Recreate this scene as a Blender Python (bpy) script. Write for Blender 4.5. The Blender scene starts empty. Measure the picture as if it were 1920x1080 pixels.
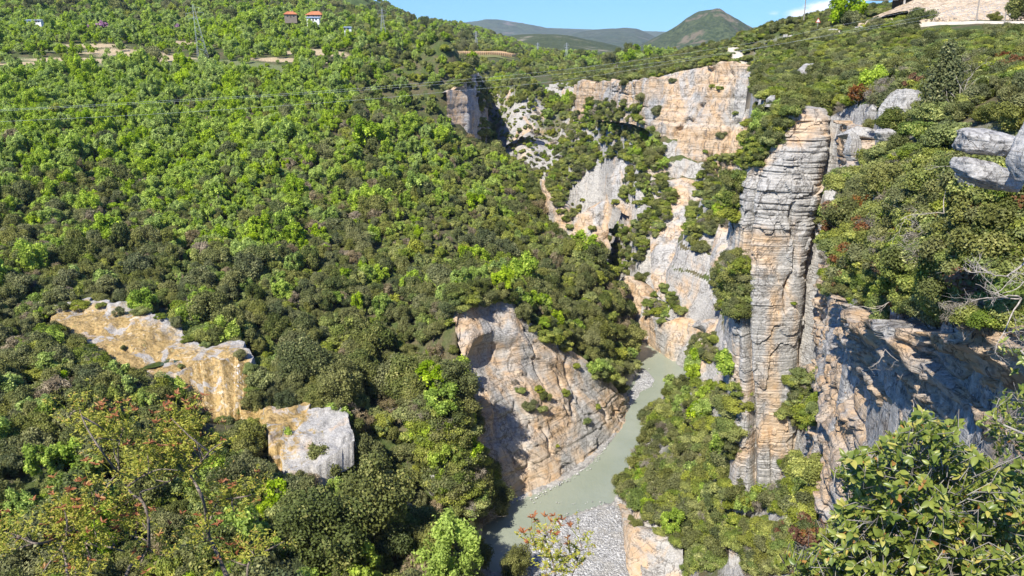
import bpy, bmesh, math, random
import numpy as np
from mathutils import Vector, Matrix
from mathutils.bvhtree import BVHTree
random.seed(7); RNG = np.random.default_rng(7)
R_ = math.radians
SC = bpy.context.scene
COL = SC.collection
CAMZ = 90.0; F = 1478.0; PITCH = R_(17.3); CP, SP = math.cos(PITCH), math.sin(PITCH)

# ---------------------------------------------------------------- picture <-> place
def raydir(px, py):
    u = (px - 960) / F; v = (540 - py) / F
    return np.array([u, CP + v * SP, -SP + v * CP])
def W(px, py, Y):
    d = raydir(px, py); return np.array([0, 0, CAMZ]) + d * (Y / d[1])
def G(px, py, z=0.0):
    d = raydir(px, py); return np.array([0, 0, CAMZ]) + d * ((z - CAMZ) / d[2])
def proj(P):
    P = np.atleast_2d(P); x = P[:, 0]; y = P[:, 1]; z = P[:, 2] - CAMZ
    dep = y * CP - z * SP; v = y * SP + z * CP
    dep = np.where(dep > 0.05, dep, 0.05)
    return 960 + F * x / dep, 540 - F * v / dep, dep

# ---------------------------------------------------------------- numpy noise
def _h(ix, iy, iz, s):
    n = (ix.astype(np.int64) * 374761393 + iy.astype(np.int64) * 668265263 + iz.astype(np.int64) * 2147483647 + s * 974634777) & 0xffffffff
    n = ((n ^ (n >> 13)) * 1274126177) & 0xffffffff
    n = ((n ^ (n >> 16)) * 2246822519) & 0xffffffff
    return ((n ^ (n >> 15)) & 0xffffff) / float(0xffffff)
def vn(x, y, z, s=0):
    ix, iy, iz = np.floor(x), np.floor(y), np.floor(z)
    fx, fy, fz = x - ix, y - iy, z - iz
    fx = fx * fx * fx * (fx * (fx * 6 - 15) + 10); fy = fy * fy * fy * (fy * (fy * 6 - 15) + 10); fz = fz * fz * fz * (fz * (fz * 6 - 15) + 10)
    def c(a, b, d): return _h(ix + a, iy + b, iz + d, s)
    x00 = c(0,0,0) * (1-fx) + c(1,0,0) * fx; x10 = c(0,1,0) * (1-fx) + c(1,1,0) * fx
    x01 = c(0,0,1) * (1-fx) + c(1,0,1) * fx; x11 = c(0,1,1) * (1-fx) + c(1,1,1) * fx
    y0 = x00 * (1-fy) + x10 * fy; y1 = x01 * (1-fy) + x11 * fy
    return (y0 * (1-fz) + y1 * fz) * 2 - 1
def fbm(x, y, z, s=0, o=4, g=0.5):
    x = np.asarray(x, float); y = np.asarray(y, float) + 0 * x; z = np.asarray(z, float) + 0 * x
    t = 0; a = 1.0; w = 0
    for k in range(o):
        t = t + a * vn(x * 2**k + 13.7 * k, y * 2**k - 7.1 * k, z * 2**k + 3.3 * k, s + k); w += a; a *= g
    return t / w
def sstep(a, b, x):
    t = np.clip((x - a) / (b - a), 0, 1); return t * t * (3 - 2 * t)

# ---------------------------------------------------------------- objects
def link(name, data, parent=None):
    o = bpy.data.objects.new(name, data); COL.objects.link(o)
    if parent is not None: o.parent = parent
    return o
def mesh_np(name, V, Fq, mat, smooth=False, attrs=None):
    me = bpy.data.meshes.new(name)
    V = np.asarray(V, np.float32); Fq = np.asarray(Fq, np.int32); k = Fq.shape[1]
    me.vertices.add(len(V)); me.vertices.foreach_set('co', V.ravel())
    me.loops.add(Fq.size); me.loops.foreach_set('vertex_index', Fq.ravel())
    me.polygons.add(len(Fq)); me.polygons.foreach_set('loop_start', np.arange(0, Fq.size, k, dtype=np.int32))
    me.polygons.foreach_set('loop_total', np.full(len(Fq), k, np.int32))
    if smooth: me.polygons.foreach_set('use_smooth', np.ones(len(Fq), bool))
    if attrs:
        for an, (dom, arr) in attrs.items():
            a = me.attributes.new(an, 'FLOAT', dom); a.data.foreach_set('value', np.asarray(arr, np.float32))
    me.update(calc_edges=True); me.validate()
    if mat: me.materials.append(mat)
    return me
def grid_faces(nu, nv, wrap=False):
    i = np.arange(nu - (0 if wrap else 1)); j = np.arange(nv - 1)
    I, J = np.meshgrid(i, j, indexing='ij'); I2 = (I + 1) % nu
    return np.stack([I * nv + J, I2 * nv + J, I2 * nv + J + 1, I * nv + J + 1], -1).reshape(-1, 4)
def tag(o, label=None, cat=None, group=None, kind=None):
    if label: o['label'] = label
    if cat: o['category'] = cat
    if group: o['group'] = group
    if kind: o['kind'] = kind
    return o
def empty(name, loc, rz=0, scale=1):
    o = bpy.data.objects.new(name, None); COL.objects.link(o)
    o.location = tuple(loc); o.rotation_euler = (0, 0, rz)
    o.scale = (scale,) * 3 if not isinstance(scale, (tuple, list)) else scale
    o.empty_display_size = 0.3
    return o
class MB:
    """collects shapes into one mesh"""
    def __init__(s): s.v = []; s.f = []; s.n = 0
    def add(s, V, Fc):
        s.v += [tuple(p) for p in V]; s.f += [tuple(i + s.n for i in f) for f in Fc]; s.n += len(V)
    def box(s, c, d, rz=0.0, taper=1.0):
        V = []
        for sz in (-1, 1):
            for sx, sy in ((-1,-1),(1,-1),(1,1),(-1,1)):
                k = taper if sz > 0 else 1
                x, y = sx * d[0] / 2 * k, sy * d[1] / 2 * k
                V.append((c[0] + x * math.cos(rz) - y * math.sin(rz), c[1] + x * math.sin(rz) + y * math.cos(rz), c[2] + sz * d[2] / 2))
        s.add(V, [(3,2,1,0),(4,5,6,7),(0,1,5,4),(1,2,6,5),(2,3,7,6),(3,0,4,7)])
    def tube(s, pts, rad, n=6, cap=True):
        pts = [np.array(p, float) for p in pts]
        if not isinstance(rad, (list, tuple, np.ndarray)): rad = [rad] * len(pts)
        V = []; up = np.array([0.13, 0.31, 0.94])
        for i, p in enumerate(pts):
            t = pts[min(i + 1, len(pts) - 1)] - pts[max(i - 1, 0)]; t = t / (np.linalg.norm(t) + 1e-9)
            a = np.cross(t, up)
            if np.linalg.norm(a) < 0.05: a = np.cross(t, [1, 0, 0])
            a /= np.linalg.norm(a); b = np.cross(t, a)
            for k in range(n):
                an = 2 * math.pi * k / n; V.append(p + rad[i] * (a * math.cos(an) + b * math.sin(an)))
        Fc = []
        for i in range(len(pts) - 1):
            for k in range(n):
                Fc.append((i*n+k, i*n+(k+1)%n, (i+1)*n+(k+1)%n, (i+1)*n+k))
        if cap: Fc += [tuple(range(n-1, -1, -1)), tuple(range((len(pts)-1)*n, len(pts)*n))]
        s.add(V, Fc)
    def mesh(s, name, mat, smooth=False):
        me = bpy.data.meshes.new(name); me.from_pydata(s.v, [], s.f); me.validate()
        if smooth: me.polygons.foreach_set('use_smooth', np.ones(len(me.polygons), bool))
        if mat: me.materials.append(mat)
        me.update(); return me
    def build(s, name, mat, parent=None, smooth=False): return link(name, s.mesh(name, mat, smooth), parent)

# ---------------------------------------------------------------- materials
class NT:
    def __init__(s, name):
        s.m = bpy.data.materials.new(name); s.m.use_nodes = True; s.t = s.m.node_tree; s.t.nodes.clear()
        s.out = s.n('ShaderNodeOutputMaterial')
    def n(s, typ, **kw):
        x = s.t.nodes.new(typ)
        for k, v in kw.items(): setattr(x, k, v)
        return x
    def l(s, a, b): s.t.links.new(a, b)
    def inp(s, sock, v):
        if v is None: return
        if isinstance(v, bpy.types.NodeSocket): s.l(v, sock)
        elif isinstance(v, tuple) and len(v) == 3 and sock.type == 'RGBA': sock.default_value = (*v, 1)
        else: sock.default_value = v
    def math(s, op, a, b=None, clamp=False):
        x = s.n('ShaderNodeMath', operation=op, use_clamp=clamp); s.inp(x.inputs[0], a); s.inp(x.inputs[1], b); return x.outputs[0]
    def mix(s, f, a, b, mode='MIX'):
        x = s.n('ShaderNodeMix', data_type='RGBA', blend_type=mode)
        s.inp(x.inputs[0], f); s.inp(x.inputs[6], a); s.inp(x.inputs[7], b); return x.outputs[2]
    def ramp(s, f, lo, hi, a=0.0, b=1.0):
        x = s.n('ShaderNodeMapRange', interpolation_type='SMOOTHSTEP'); s.inp(x.inputs[0], f)
        for i, v in enumerate((lo, hi, a, b)): x.inputs[i + 1].default_value = v
        return x.outputs[0]
    def pos(s, scale=(1,1,1)):
        g = s.n('ShaderNodeNewGeometry'); m = s.n('ShaderNodeMapping'); s.l(g.outputs['Position'], m.inputs[0])
        m.inputs['Scale'].default_value = scale; return m.outputs[0]
    def objpos(s, scale=(1,1,1)):
        g = s.n('ShaderNodeTexCoord'); m = s.n('ShaderNodeMapping'); s.l(g.outputs['Object'], m.inputs[0])
        m.inputs['Scale'].default_value = scale; return m.outputs[0]
    def noise(s, vec, scale, detail=4, rough=0.55, dist=0.0):
        x = s.n('ShaderNodeTexNoise'); s.inp(x.inputs['Vector'], vec); x.inputs['Scale'].default_value = scale
        x.inputs['Detail'].default_value = detail; x.inputs['Roughness'].default_value = rough; x.inputs['Distortion'].default_value = dist
        return x.outputs[0]
    def vor(s, vec, scale, feature='F1', rnd=1.0):
        x = s.n('ShaderNodeTexVoronoi', feature=feature); s.inp(x.inputs['Vector'], vec); x.inputs['Scale'].default_value = scale
        return x
    def attr(s, name):
        x = s.n('ShaderNodeAttribute'); x.attribute_name = name; return x.outputs['Fac']
    def bump(s, h, strength=0.5, dist=0.2, normal=None):
        x = s.n('ShaderNodeBump'); s.inp(x.inputs['Height'], h); x.inputs['Strength'].default_value = strength
        x.inputs['Distance'].default_value = dist; s.inp(x.inputs['Normal'], normal); return x.outputs[0]
    def bsdf(s, col, rough=0.8, spec=0.3, normal=None, **kw):
        b = s.n('ShaderNodeBsdfPrincipled'); s.inp(b.inputs['Base Color'], col); s.inp(b.inputs['Roughness'], rough)
        b.inputs['Specular IOR Level'].default_value = spec; s.inp(b.inputs['Normal'], normal)
        for k, v in kw.items(): s.inp(b.inputs[k], v)
        s.b = b; return b.outputs[0]
    def done(s, sh): s.l(sh, s.out.inputs[0]); return s.m

def rock_color(t, warm=0.5, s=1.0, dark=0.5):
    """limestone: grey skin, cream and orange where it broke off, thin beds, black drip streaks. returns colour, height"""
    P = t.pos((1, 1, 1))
    big = t.noise(t.pos((0.09*s, 0.09*s, 0.045*s)), 1.0, 5, 0.6, 0.6)
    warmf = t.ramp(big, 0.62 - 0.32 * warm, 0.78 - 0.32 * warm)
    beds = t.noise(t.pos((0.12*s, 0.12*s, 2.6*s)), 1.0, 4, 0.6, 0.3)
    beds2 = t.noise(t.pos((0.03*s, 0.03*s, 0.55*s)), 1.0, 3, 0.55, 0.2)
    streak = t.noise(t.pos((1.1*s, 1.1*s, 0.06*s)), 1.0, 4, 0.6, 0.2)
    fine = t.noise(P, 2.2*s, 7, 0.68)
    grey = t.mix(t.ramp(fine, 0.3, 0.75), (0.31, 0.295, 0.27), (0.60, 0.575, 0.53))
    orange = t.mix(t.ramp(t.noise(t.pos((0.5*s,0.5*s,0.35*s)), 1.0, 4), 0.3, 0.7), (0.68, 0.53, 0.37), (0.60, 0.39, 0.21))
    orange = t.mix(t.ramp(fine, 0.25, 0.7), t.mix(0.5, orange, (0.52, 0.38, 0.25)), orange)
    c = t.mix(warmf, grey, orange)
    c = t.mix(t.math('MULTIPLY', t.ramp(beds, 0.56, 0.68), 0.55), c, (0.20, 0.175, 0.15))
    c = t.mix(t.math('MULTIPLY', t.ramp(beds2, 0.5, 0.7), 0.35), c, (0.60, 0.56, 0.5))
    c = t.mix(t.math('MULTIPLY', t.ramp(streak, 0.56, 0.72), dark), c, (0.13, 0.125, 0.12))
    cn = t.noise(t.pos((0.22*s, 0.22*s, 0.16*s)), 1.0, 6, 0.6, 0.8)
    ck = t.ramp(t.math('ABSOLUTE', t.math('SUBTRACT', cn, 0.5)), 0.0, 0.016, 1, 0)
    c = t.mix(t.math('MULTIPLY', ck, 0.55), c, (0.12, 0.10, 0.085))
    h = t.math('ADD', t.math('MULTIPLY', beds, 1.2), fine)
    h = t.math('SUBTRACT', h, t.math('MULTIPLY', ck, 0.4))
    return c, h
def rock_mat(name, warm, s=1.0, dark=0.5, bump=0.35):
    t = NT(name); c, h = rock_color(t, warm, s, dark)
    return t.done(t.bsdf(c, 0.92, 0.15, t.bump(h, 0.9, bump / s)))
def leaf_mat(name, a, b, c=None, trans=0.3, spec=0.25, rough=0.6):
    """a..b: two greens between which single trees differ; c: colour of some leaf clumps"""
    t = NT(name); oi = t.n('ShaderNodeObjectInfo'); lv = t.attr('lv')
    col = t.mix(oi.outputs['Random'], a, b)
    if c: col = t.mix(t.ramp(lv, 0.62, 0.95), col, c)
    hv = t.n('ShaderNodeHueSaturation'); t.l(col, hv.inputs['Color'])
    t.inp(hv.inputs['Value'], t.math('ADD', t.math('MULTIPLY', lv, 1.0), 0.55))
    r2 = t.math('FRACT', t.math('MULTIPLY', oi.outputs['Random'], 17.3))
    t.inp(hv.inputs['Saturation'], t.math('ADD', t.math('MULTIPLY', r2, 0.3), 0.8))
    p = t.bsdf(hv.outputs[0], rough, spec)
    tr = t.n('ShaderNodeBsdfTranslucent'); t.l(t.mix(0.5, hv.outputs[0], (0.25, 0.4, 0.02), 'MULTIPLY') if False else hv.outputs[0], tr.inputs[0])
    m = t.n('ShaderNodeMixShader'); m.inputs[0].default_value = trans; t.l(p, m.inputs[1]); t.l(tr.outputs[0], m.inputs[2])
    return t.done(m.outputs[0])
def plain(name, col, rough=0.8, spec=0.3, var=0.25, sc=3.0, **kw):
    t = NT(name); n = t.noise(t.objpos(), sc, 5)
    c = t.mix(t.ramp(n, 0.3, 0.7), tuple(x * (1 - var) for x in col), tuple(min(1, x * (1 + var)) for x in col))
    return t.done(t.bsdf(c, rough, spec, t.bump(n, 0.3, 0.02), **kw))

# ---------------------------------------------------------------- height of the ground
def polyline_sd(X, Y, poly):
    """signed distance to a closed polygon, positive inside"""
    poly = np.asarray(poly, float); d2 = np.full(X.shape, 1e18); ins = np.zeros(X.shape, bool)
    for (ax, ay), (bx, by) in zip(poly, np.roll(poly, -1, 0)):
        ex, ey = bx - ax, by - ay; L = ex * ex + ey * ey + 1e-12
        t = np.clip(((X - ax) * ex + (Y - ay) * ey) / L, 0, 1)
        d2 = np.minimum(d2, (X - ax - t * ex) ** 2 + (Y - ay - t * ey) ** 2)
        c = ((ay > Y) != (by > Y)); xi = ax + (Y - ay) / (by - ay + 1e-12) * ex
        ins ^= c & (X < xi)
    return np.where(ins, 1, -1) * np.sqrt(d2)
class Field:
    def __init__(s, pts, eps=0.05):
        P = np.array([p for p in pts], float); s.eps = eps
        s.th, s.lr, e = s.co(P[:, 0], P[:, 1], P[:, 2]); n = len(P)
        A = s.ph(s.th[:, None] - s.th[None], s.lr[:, None] - s.lr[None]) - np.eye(n) * 1e-3
        Q = np.stack([np.ones(n), s.th, s.lr], 1); M = np.zeros((n + 3, n + 3)); M[:n, :n] = A; M[:n, n:] = Q; M[n:, :n] = Q.T
        s.w = np.linalg.solve(M, np.concatenate([e, np.zeros(3)]))
    def co(s, X, Y, Z=None):
        R = np.maximum(np.sqrt(X * X + Y * Y), 5.0)
        return np.arctan2(X, Y), np.log(R), None if Z is None else (Z - CAMZ) / R
    def ph(s, a, b): return np.sqrt(a * a + 0.5 * b * b + s.eps ** 2)
    def __call__(s, X, Y):
        th, lr, _ = s.co(X, Y); R = np.exp(lr); n = len(s.th)
        e = s.w[n] + s.w[n + 1] * th + s.w[n + 2] * lr
        for k in range(n): e = e + s.w[k] * s.ph(th - s.th[k], lr - s.lr[k])
        return CAMZ + R * e

def fp(px, py, Y, drop=0.0):
    p = W(px, py, Y); p[2] -= drop; return p
FAR = [fp(*a) for a in [(860, 107.5, 765), (960, 113, 765), (860, 92, 860), (960, 99, 860), (1020, 119, 850), (1100, 119, 850), (500, 10, 900), (200, -5, 950), (-300, -30, 950), (740, 40, 950), (980, 118, 1100)]]
FAR += [np.array([x, y, z]) for x, y, z in [(0, 1500, 60), (400, 1500, 70), (800, 1500, 80), (-700, 1500, 120), (0, 4000, 50), (3000, 6000, 50), (-4000, 6000, 60), (0, 12000, 40), (5000, 12000, 40), (-9000, 9000, 40)]]
D = 3.5
LEFT_PTS = [fp(x, y, Y, D) for x, y, Y in [
    (-200, 1080, 70), (0, 1080, 78), (250, 1080, 79), (500, 1080, 80), (700, 1080, 88), (900, 1080, 100), (1000, 1080, 108),
    (0, 850, 100), (200, 900, 98), (100, 760, 114), (300, 860, 106), (450, 950, 96), (700, 900, 106), (600, 1000, 93), (800, 1000, 103),  (950, 960, 124), (985, 1000, 118),
    (800, 800, 131), (850, 700, 141), (870, 800, 133), (700, 700, 146), (620, 690, 144), (650, 790, 128), (550, 620, 162), (500, 640, 155), (720, 600, 168), (800, 600, 165), (600, 540, 178),
    (0, 700, 126), (0, 600, 148), (-300, 600, 148), (100, 540, 168), (300, 540, 172), (0, 500, 180), (450, 560, 168),
    (0, 400, 212), (300, 400, 226), (300, 300, 276), (0, 300, 250), (0, 220, 292), (300, 200, 335), (-300, 300, 250), (-300, 100, 420), (0, 140, 370), (300, 130, 410),
    (550, 450, 208), (550, 350, 252), (550, 250, 305), (550, 150, 400),
    (700, 500, 192), (700, 400, 232), (700, 300, 286), (700, 200, 352), (700, 120, 455), (800, 130, 455), (760, 80, 560), (850, 400, 238), (850, 500, 205), (850, 300, 300), (800, 220, 345),
    (950, 500, 208), (950, 400, 252), (1000, 540, 196), (1050, 500, 222), (1100, 560, 208), (1140, 640, 200), (920, 330, 320),
    (1160, 520, 240), (1080, 462, 280), (1000, 345, 330), (940, 293, 370), (860, 240, 396), (820, 250, 375), (1020, 430, 290),
    (0, 60, 530), (300, 60, 540), (500, 70, 560), (620, 60, 600), (400, 40, 640), (100, 20, 700), (600, 30, 720), (-300, 20, 700)]]
LEFT_PTS += [fp(x, y, Y, 0.5) for x, y, Y in [
    (890, 545, 166), (950, 552, 172), (1000, 600, 171), (1060, 640, 176), (1110, 690, 181), (1150, 720, 186), (880, 580, 160), (870, 640, 155),
    (880, 124, 432), (865, 130, 425), (840, 165, 410),
    (120, 605, 153), (220, 640, 149), (330, 680, 142), (400, 700, 139), (480, 790, 130), (520, 830, 124), (550, 880, 119)]]
LEFT_PTS += [np.array(p, float) for p in [(37, 212, 1), (40, 236, 1), (36, 265, 3), (29, 305, 6), (-25, 121, 12), (-12, 125, 5), (-2, 128, 1), (4, 124, 1), (-6, 114, 3.5), (-6, 125, 2.5), (-6.5, 133, 2.5), (-8, 141, 6), (-14, 146, 19), (22, 345, 10), (5, 385, 15), (-14, 430, 22), (-22, 470, 40)]]
LEFT_F = Field(LEFT_PTS + FAR)
RIGHT_PTS = [fp(*a) for a in [
    (1250, 900, 140), (1350, 1000, 117), (1250, 1000, 125), (1200, 1000, 123), (1300, 1080, 108), (1450, 1080, 95), (1350, 800, 150), (1300, 850, 147), (1340, 700, 175),
    (1350, 600, 190), (1350, 650, 180), (1380, 500, 205), (1380, 425, 228), (1380, 358, 264), (1290, 356, 280), (1340, 358, 272), (1290, 400, 258), (1250, 480, 242), (1200, 500, 245), (1175, 530, 246),
    (1290, 560, 226), (1310, 640, 211), (1200, 300, 305), (1230, 250, 335), (1130, 230, 374), (1090, 218, 388), (1050, 300, 348), (1030, 340, 334), (1022, 370, 324), (1085, 452, 292),
    (1100, 400, 297), (1150, 350, 297), (1150, 450, 266), (1000, 260, 450), (950, 200, 475), (1050, 300, 420), (960, 290, 432), (1040, 180, 560), (980, 160, 580), (1000, 134, 680),
    (900, 125, 640), (1060, 230, 500), (1080, 130, 700), (1450, 900, 112), (1500, 950, 100), (1480, 700, 130), (1040, 270, 460), (920, 160, 540), (1070, 184, 478), (1035, 182, 500), (1090, 205, 440), (1110, 190, 425), (1000, 178, 540)]]
RIGHT_PTS += [np.array(p, float) for p in [(44, 212, -2), (32, 185, -2), (22, 160, -2), (14, 142, -2), (12, 125, .5), (8, 105, .5), (44, 230, -2), (46, 245, 2), (40, 262, -2), (35, 300, -2), (25, 350, -2), (8, 395, -2), (-8, 430, 0),
    (-15, 470, 10), (25, 142, 2), (40, 178, 2.5), (53, 209, 2), (20, 60, 12), (0, 30, 18), (30, 80, 14), (-20, 40, 20), (60, 90, 30), (75, 200, 45), (85, 260, 52)]]
RIGHT_F = Field(RIGHT_PTS + FAR)
PLAT_PTS = [fp(*a) for a in [
    (1200, 121, 600), (1280, 106, 500), (1350, 92, 420), (1410, 80, 350), (1450, 75, 300), (1500, 66, 275), (1600, 48, 245), (1700, 46, 214), (1950, 42, 188), (1800, 46, 198), (1750, 44, 230), (1900, 40, 230),
    (1450, 205, 119), (1600, 580, 57), (1600, 500, 61), (1600, 400, 67), (1600, 300, 78), (1600, 250, 90), (1600, 200, 110), (1600, 150, 145), (1600, 100, 192), (1600, 68, 225),
    (1700, 600, 45), (1700, 500, 49), (1700, 400, 56), (1700, 300, 70), (1700, 200, 95), (1700, 140, 125), (1800, 650, 33), (1800, 500, 36.5), (1800, 400, 41), (1800, 300, 55), (1800, 200, 85),
    (1800, 105, 135), (1800, 62, 178), (1900, 660, 27), (1900, 550, 28), (1900, 450, 31), (1900, 300, 42), (1900, 200, 66), (1900, 100, 130), (1540, 575, 59), (1545, 330, 86), (1540, 450, 72), (1480, 140, 190), (1440, 100, 265),
    (1400, 108, 300), (1300, 120, 340), (1200, 138, 370), (1110, 148, 402), (1095, 157, 391), (1215, 152, 323), (1300, 136, 302), (1420, 140, 292), (1520, 240, 114), (1450, 165, 150),
    (1090, 160, 480), (1040, 160, 520), (2100, 100, 120), (2100, 300, 45), (1560, 170, 130)]]
PLAT_PTS += [np.array(p, float) for p in [(0, 5, 88.3), (5, 2, 88.3), (10, 2, 88.3), (-10, -2, 88.3), (13, 9, 87.3), (-40, -10, 88), (20.5, 19, 82.5), (21.5, 26, 80.4), (23.6, 36, 77.0), (25.4, 47, 73.4), (27, 55, 70.8), (28, 60, 69.6), (27, 30, 83), (30, 42, 80.5), (33, 55, 76.5), (45, 15, 87)]]
PLAT_F = Field(PLAT_PTS + FAR, 0.03)

RIM = [(-60, -14), (-6, 1.2), (0, 1.7), (5, 3), (10, 9), (14.5, 17), (17.5, 26), (20.5, 38), (23.2, 52), (25.5, 59), (27.6, 63.5), (34.5, 77), (40, 90), (44.5, 102), (46, 112), (38, 124),
       (41.5, 140), (50, 170), (63, 215), (74, 252), (80, 276), (87, 289), (66, 301), (60, 310), (52, 323), (42, 352), (33, 391), (37, 412), (50, 432), (60, 456), (47, 478), (30, 488), (10, 520), (0, 560), (40, 680), (200, 760)]
def _sb(p):
    x, y = p
    if 60 < x and y < 60 or y < 12: return p
    if y < 60: return (x + 2.6, y)
    if y < 112: return (x + .8, y)
    if 240 < y < 420: return (x + 2.2, y + 3.2)
    return p
RIM = [_sb(p) for p in RIM]
PLAT_POLY = RIM + [(9000, 760), (9000, -200), (-60, -200)]
def _tb(px, py, Y, dx=-1.2, dy=3.0):
    q = W(px, py, Y); return (q[0] + dx, q[1] + dy)
LBANK = [G(880, 1100)[:2], G(900, 985)[:2], (-7, 140.5), (-10.5, 150), _tb(862, 552, 163), _tb(905, 552, 166), _tb(950, 562, 168), _tb(985, 600, 169), _tb(1040, 640, 172), _tb(1085, 668, 176), _tb(1120, 702, 178), _tb(1150, 735, 180), _tb(1166, 752, 184, -2), _tb(1184, 740, 192, -2), G(1198, 690)[:2],
         (38.5, 225), (40, 240), (37, 265), (32, 292), (28, 320), (20, 352), (8, 384), (-9, 401), (-22, 412), (-26, 424), (-25, 450), (-22, 490), (-20, 540), (-15, 620), (40, 760)]
LEFT_POLY = [(-9000, 20)] + [(-40, 40), (0, 85)] + LBANK + [(40, 14000), (-9000, 14000)]
RIVER_POLY = [G(*a)[:2] for a in [(840, 1010), (900, 985), (935, 955), (978, 938), (1040, 912), (1100, 878), (1150, 825), (1166, 795), (1168, 760), (1186, 715), (1196, 693)]] + [(38, 225), (39, 240), (36, 265), (31, 292), (27, 320), (18, 352), (4, 388), (-12, 425),
              (0, 440), (16, 400), (30, 362), (39, 325), (43, 290), (45, 265)] + [G(*a)[:2] for a in [(1190, 632), (1240, 658), (1296, 697), (1266, 722), (1238, 746), (1228, 785), (1195, 850), (1162, 905), (1150, 940), (1100, 954), (1040, 975), (990, 1010), (930, 1075)]]
BAR_POLY = [G(*a)[:2] for a in [(1156, 936), (1100, 952), (1040, 973), (985, 1010), (920, 1100), (900, 1250), (1200, 1250), (1195, 1080), (1185, 1000), (1172, 955)]]

STREAM_SECS = [((60, 578, 159), (100, 608, 153)), ((130, 574, 160), (128, 634, 147.5)), ((210, 572, 160), (168, 668, 141.5)), ((300, 588, 158), (225, 704, 136.5)), ((345, 632, 152), (285, 726, 134)), ((420, 652, 147), (325, 715, 135)), ((460, 664, 144.5), (345, 700, 137)), ((470, 690, 142), (440, 692, 141.6))]
FALL_SEC = [((300, 722, 134.5), (330, 792, 130)), ((335, 706, 136.5), (372, 800, 130.5)), ((372, 690, 138.8), (396, 796, 131.2)), ((410, 680, 141), (425, 782, 132.2)), ((440, 682, 142), (447, 770, 133.5)), ((458, 694, 142), (464, 768, 134.6)), ((470, 712, 141), (478, 772, 135))]
SLAB_SECS = [((448, 764, 133), (462, 800, 129.5)), ((478, 775, 131), (486, 806, 126.5)), ((500, 772, 129), (508, 800, 124)), ((535, 770, 129), (522, 858, 118)), ((585, 768, 129.5), (545, 888, 115.5)), ((635, 775, 129), (600, 876, 116.5)), ((655, 800, 126), (640, 850, 119.5)), ((668, 830, 123), (660, 842, 121.5))]
def _outline(secs, ext=0.0): return [W(*a)[:2] for a, b in secs] + [W(*b)[:2] - np.array([0, ext]) for a, b in secs[::-1]]
DIPS = [(_outline(STREAM_SECS), 1.6, 1.5), (_outline(FALL_SEC, 5), 4.5, 1.2), (_outline(SLAB_SECS, 1), 2.0, 1.5), ([W(*a)[:2] for a in [(1164, 955, 139), (1200, 985, 129), (1250, 1003, 125), (1295, 1030, 120), (1295, 1140, 108), (1166, 1140, 108)]], 3.5, 1.0)]
def ground(X, Y, detail=True):
    X = np.asarray(X, float); Y = np.asarray(Y, float)
    sp = polyline_sd(X, Y, PLAT_POLY); sl = polyline_sd(X, Y, LEFT_POLY); sr = polyline_sd(X, Y, RIVER_POLY); sb = polyline_sd(X, Y, BAR_POLY)
    R = np.hypot(X, Y)
    wid = 1.2 + 10 * sstep(480, 620, Y) + 70 * sstep(560, 760, Y)
    hl = LEFT_F(X, Y); hr = RIGHT_F(X, Y); hp = PLAT_F(X, Y)
    # right flank of the gorge breaks into ledges
    m = sstep(12, 30, hr) * (1 - sstep(400, 480, Y)) * sstep(130, 180, Y)
    q = hr + 3 * fbm(X * .05, Y * .05, 0, 3, 3)
    st = 7.0; k = np.floor(q / st); fr = q / st - k; terr = (k + sstep(0.55, 0.95, fr)) * st - 3 * fbm(X * .05, Y * .05, 0, 3, 3)
    crag = 2.2 * np.abs(fbm(X * .11, Y * .11, 5, 9, 4)) + 0.8 * fbm(X * .4, Y * .4, 1, 4, 3)
    hr = hr * (1 - 0.8 * m) + 0.8 * m * terr + m * crag - 0.5 * m
    wr = np.maximum(hr, 0.35)
    h = np.where(sr > 0, -0.9, np.maximum(hr, 0.35))
    h = np.where((sr <= 0) & (sr > -1.2), np.minimum(h, 0.25 - 0.9 * (1 + sr / 1.2) + 0.35 + 0.6), h)
    h = np.where(sb > -0.5, np.minimum(h, 0.15), h)
    wl = sstep(-wid, wid * 0.3, sl); lowl = np.maximum(hl, 0.4)
    h = h * (1 - wl) + lowl * wl
    for pl, dz, wd_ in DIPS: h = h - dz * sstep(-wd_, wd_, polyline_sd(X, Y, pl))
    wp = sstep(-wid * 0.6, wid * 0.6, sp); h = h * (1 - wp) + hp * wp
    if detail:
        a = np.clip(R / 120, 0.05, 2.5)
        h = h + a * 0.5 * fbm(X / (7 * np.maximum(a, .3)), Y / (7 * np.maximum(a, .3)), 0, 21, 3) * np.where((sr > -1.5) | (sb > -1), 0.05, 1)
    return h, sp, sl, sr, sb
# ---------------------------------------------------------------- camera, sun, sky
cam = bpy.data.cameras.new('camera'); camo = link('camera', cam)
camo.location = (0, 0, CAMZ); camo.rotation_euler = (math.pi / 2 - PITCH, 0, 0)
cam.sensor_width = 36; cam.lens = 36 * F / 1920; cam.clip_start = 0.05; cam.clip_end = 60000
SC.camera = camo
SUN_EL, SUN_AZ = R_(46), math.atan2(-0.52, -0.854)       # azimuth measured from +Y towards +X
sun = bpy.data.lights.new('sun', 'SUN'); sun.energy = 5.0; sun.angle = R_(0.5); sun.color = (1, 0.95, 0.86)
so = link('sun', sun); sd_ = Vector((math.sin(SUN_AZ) * math.cos(SUN_EL), math.cos(SUN_AZ) * math.cos(SUN_EL), math.sin(SUN_EL)))
so.rotation_euler = (-sd_).to_track_quat('-Z', 'Y').to_euler(); so.location = (-300, -200, 500)
wd = bpy.data.worlds.new('World'); SC.world = wd; wd.use_nodes = True; wt = wd.node_tree; wt.nodes.clear()
sky = wt.nodes.new('ShaderNodeTexSky'); sky.sky_type = 'NISHITA'; sky.sun_disc = False
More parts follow.
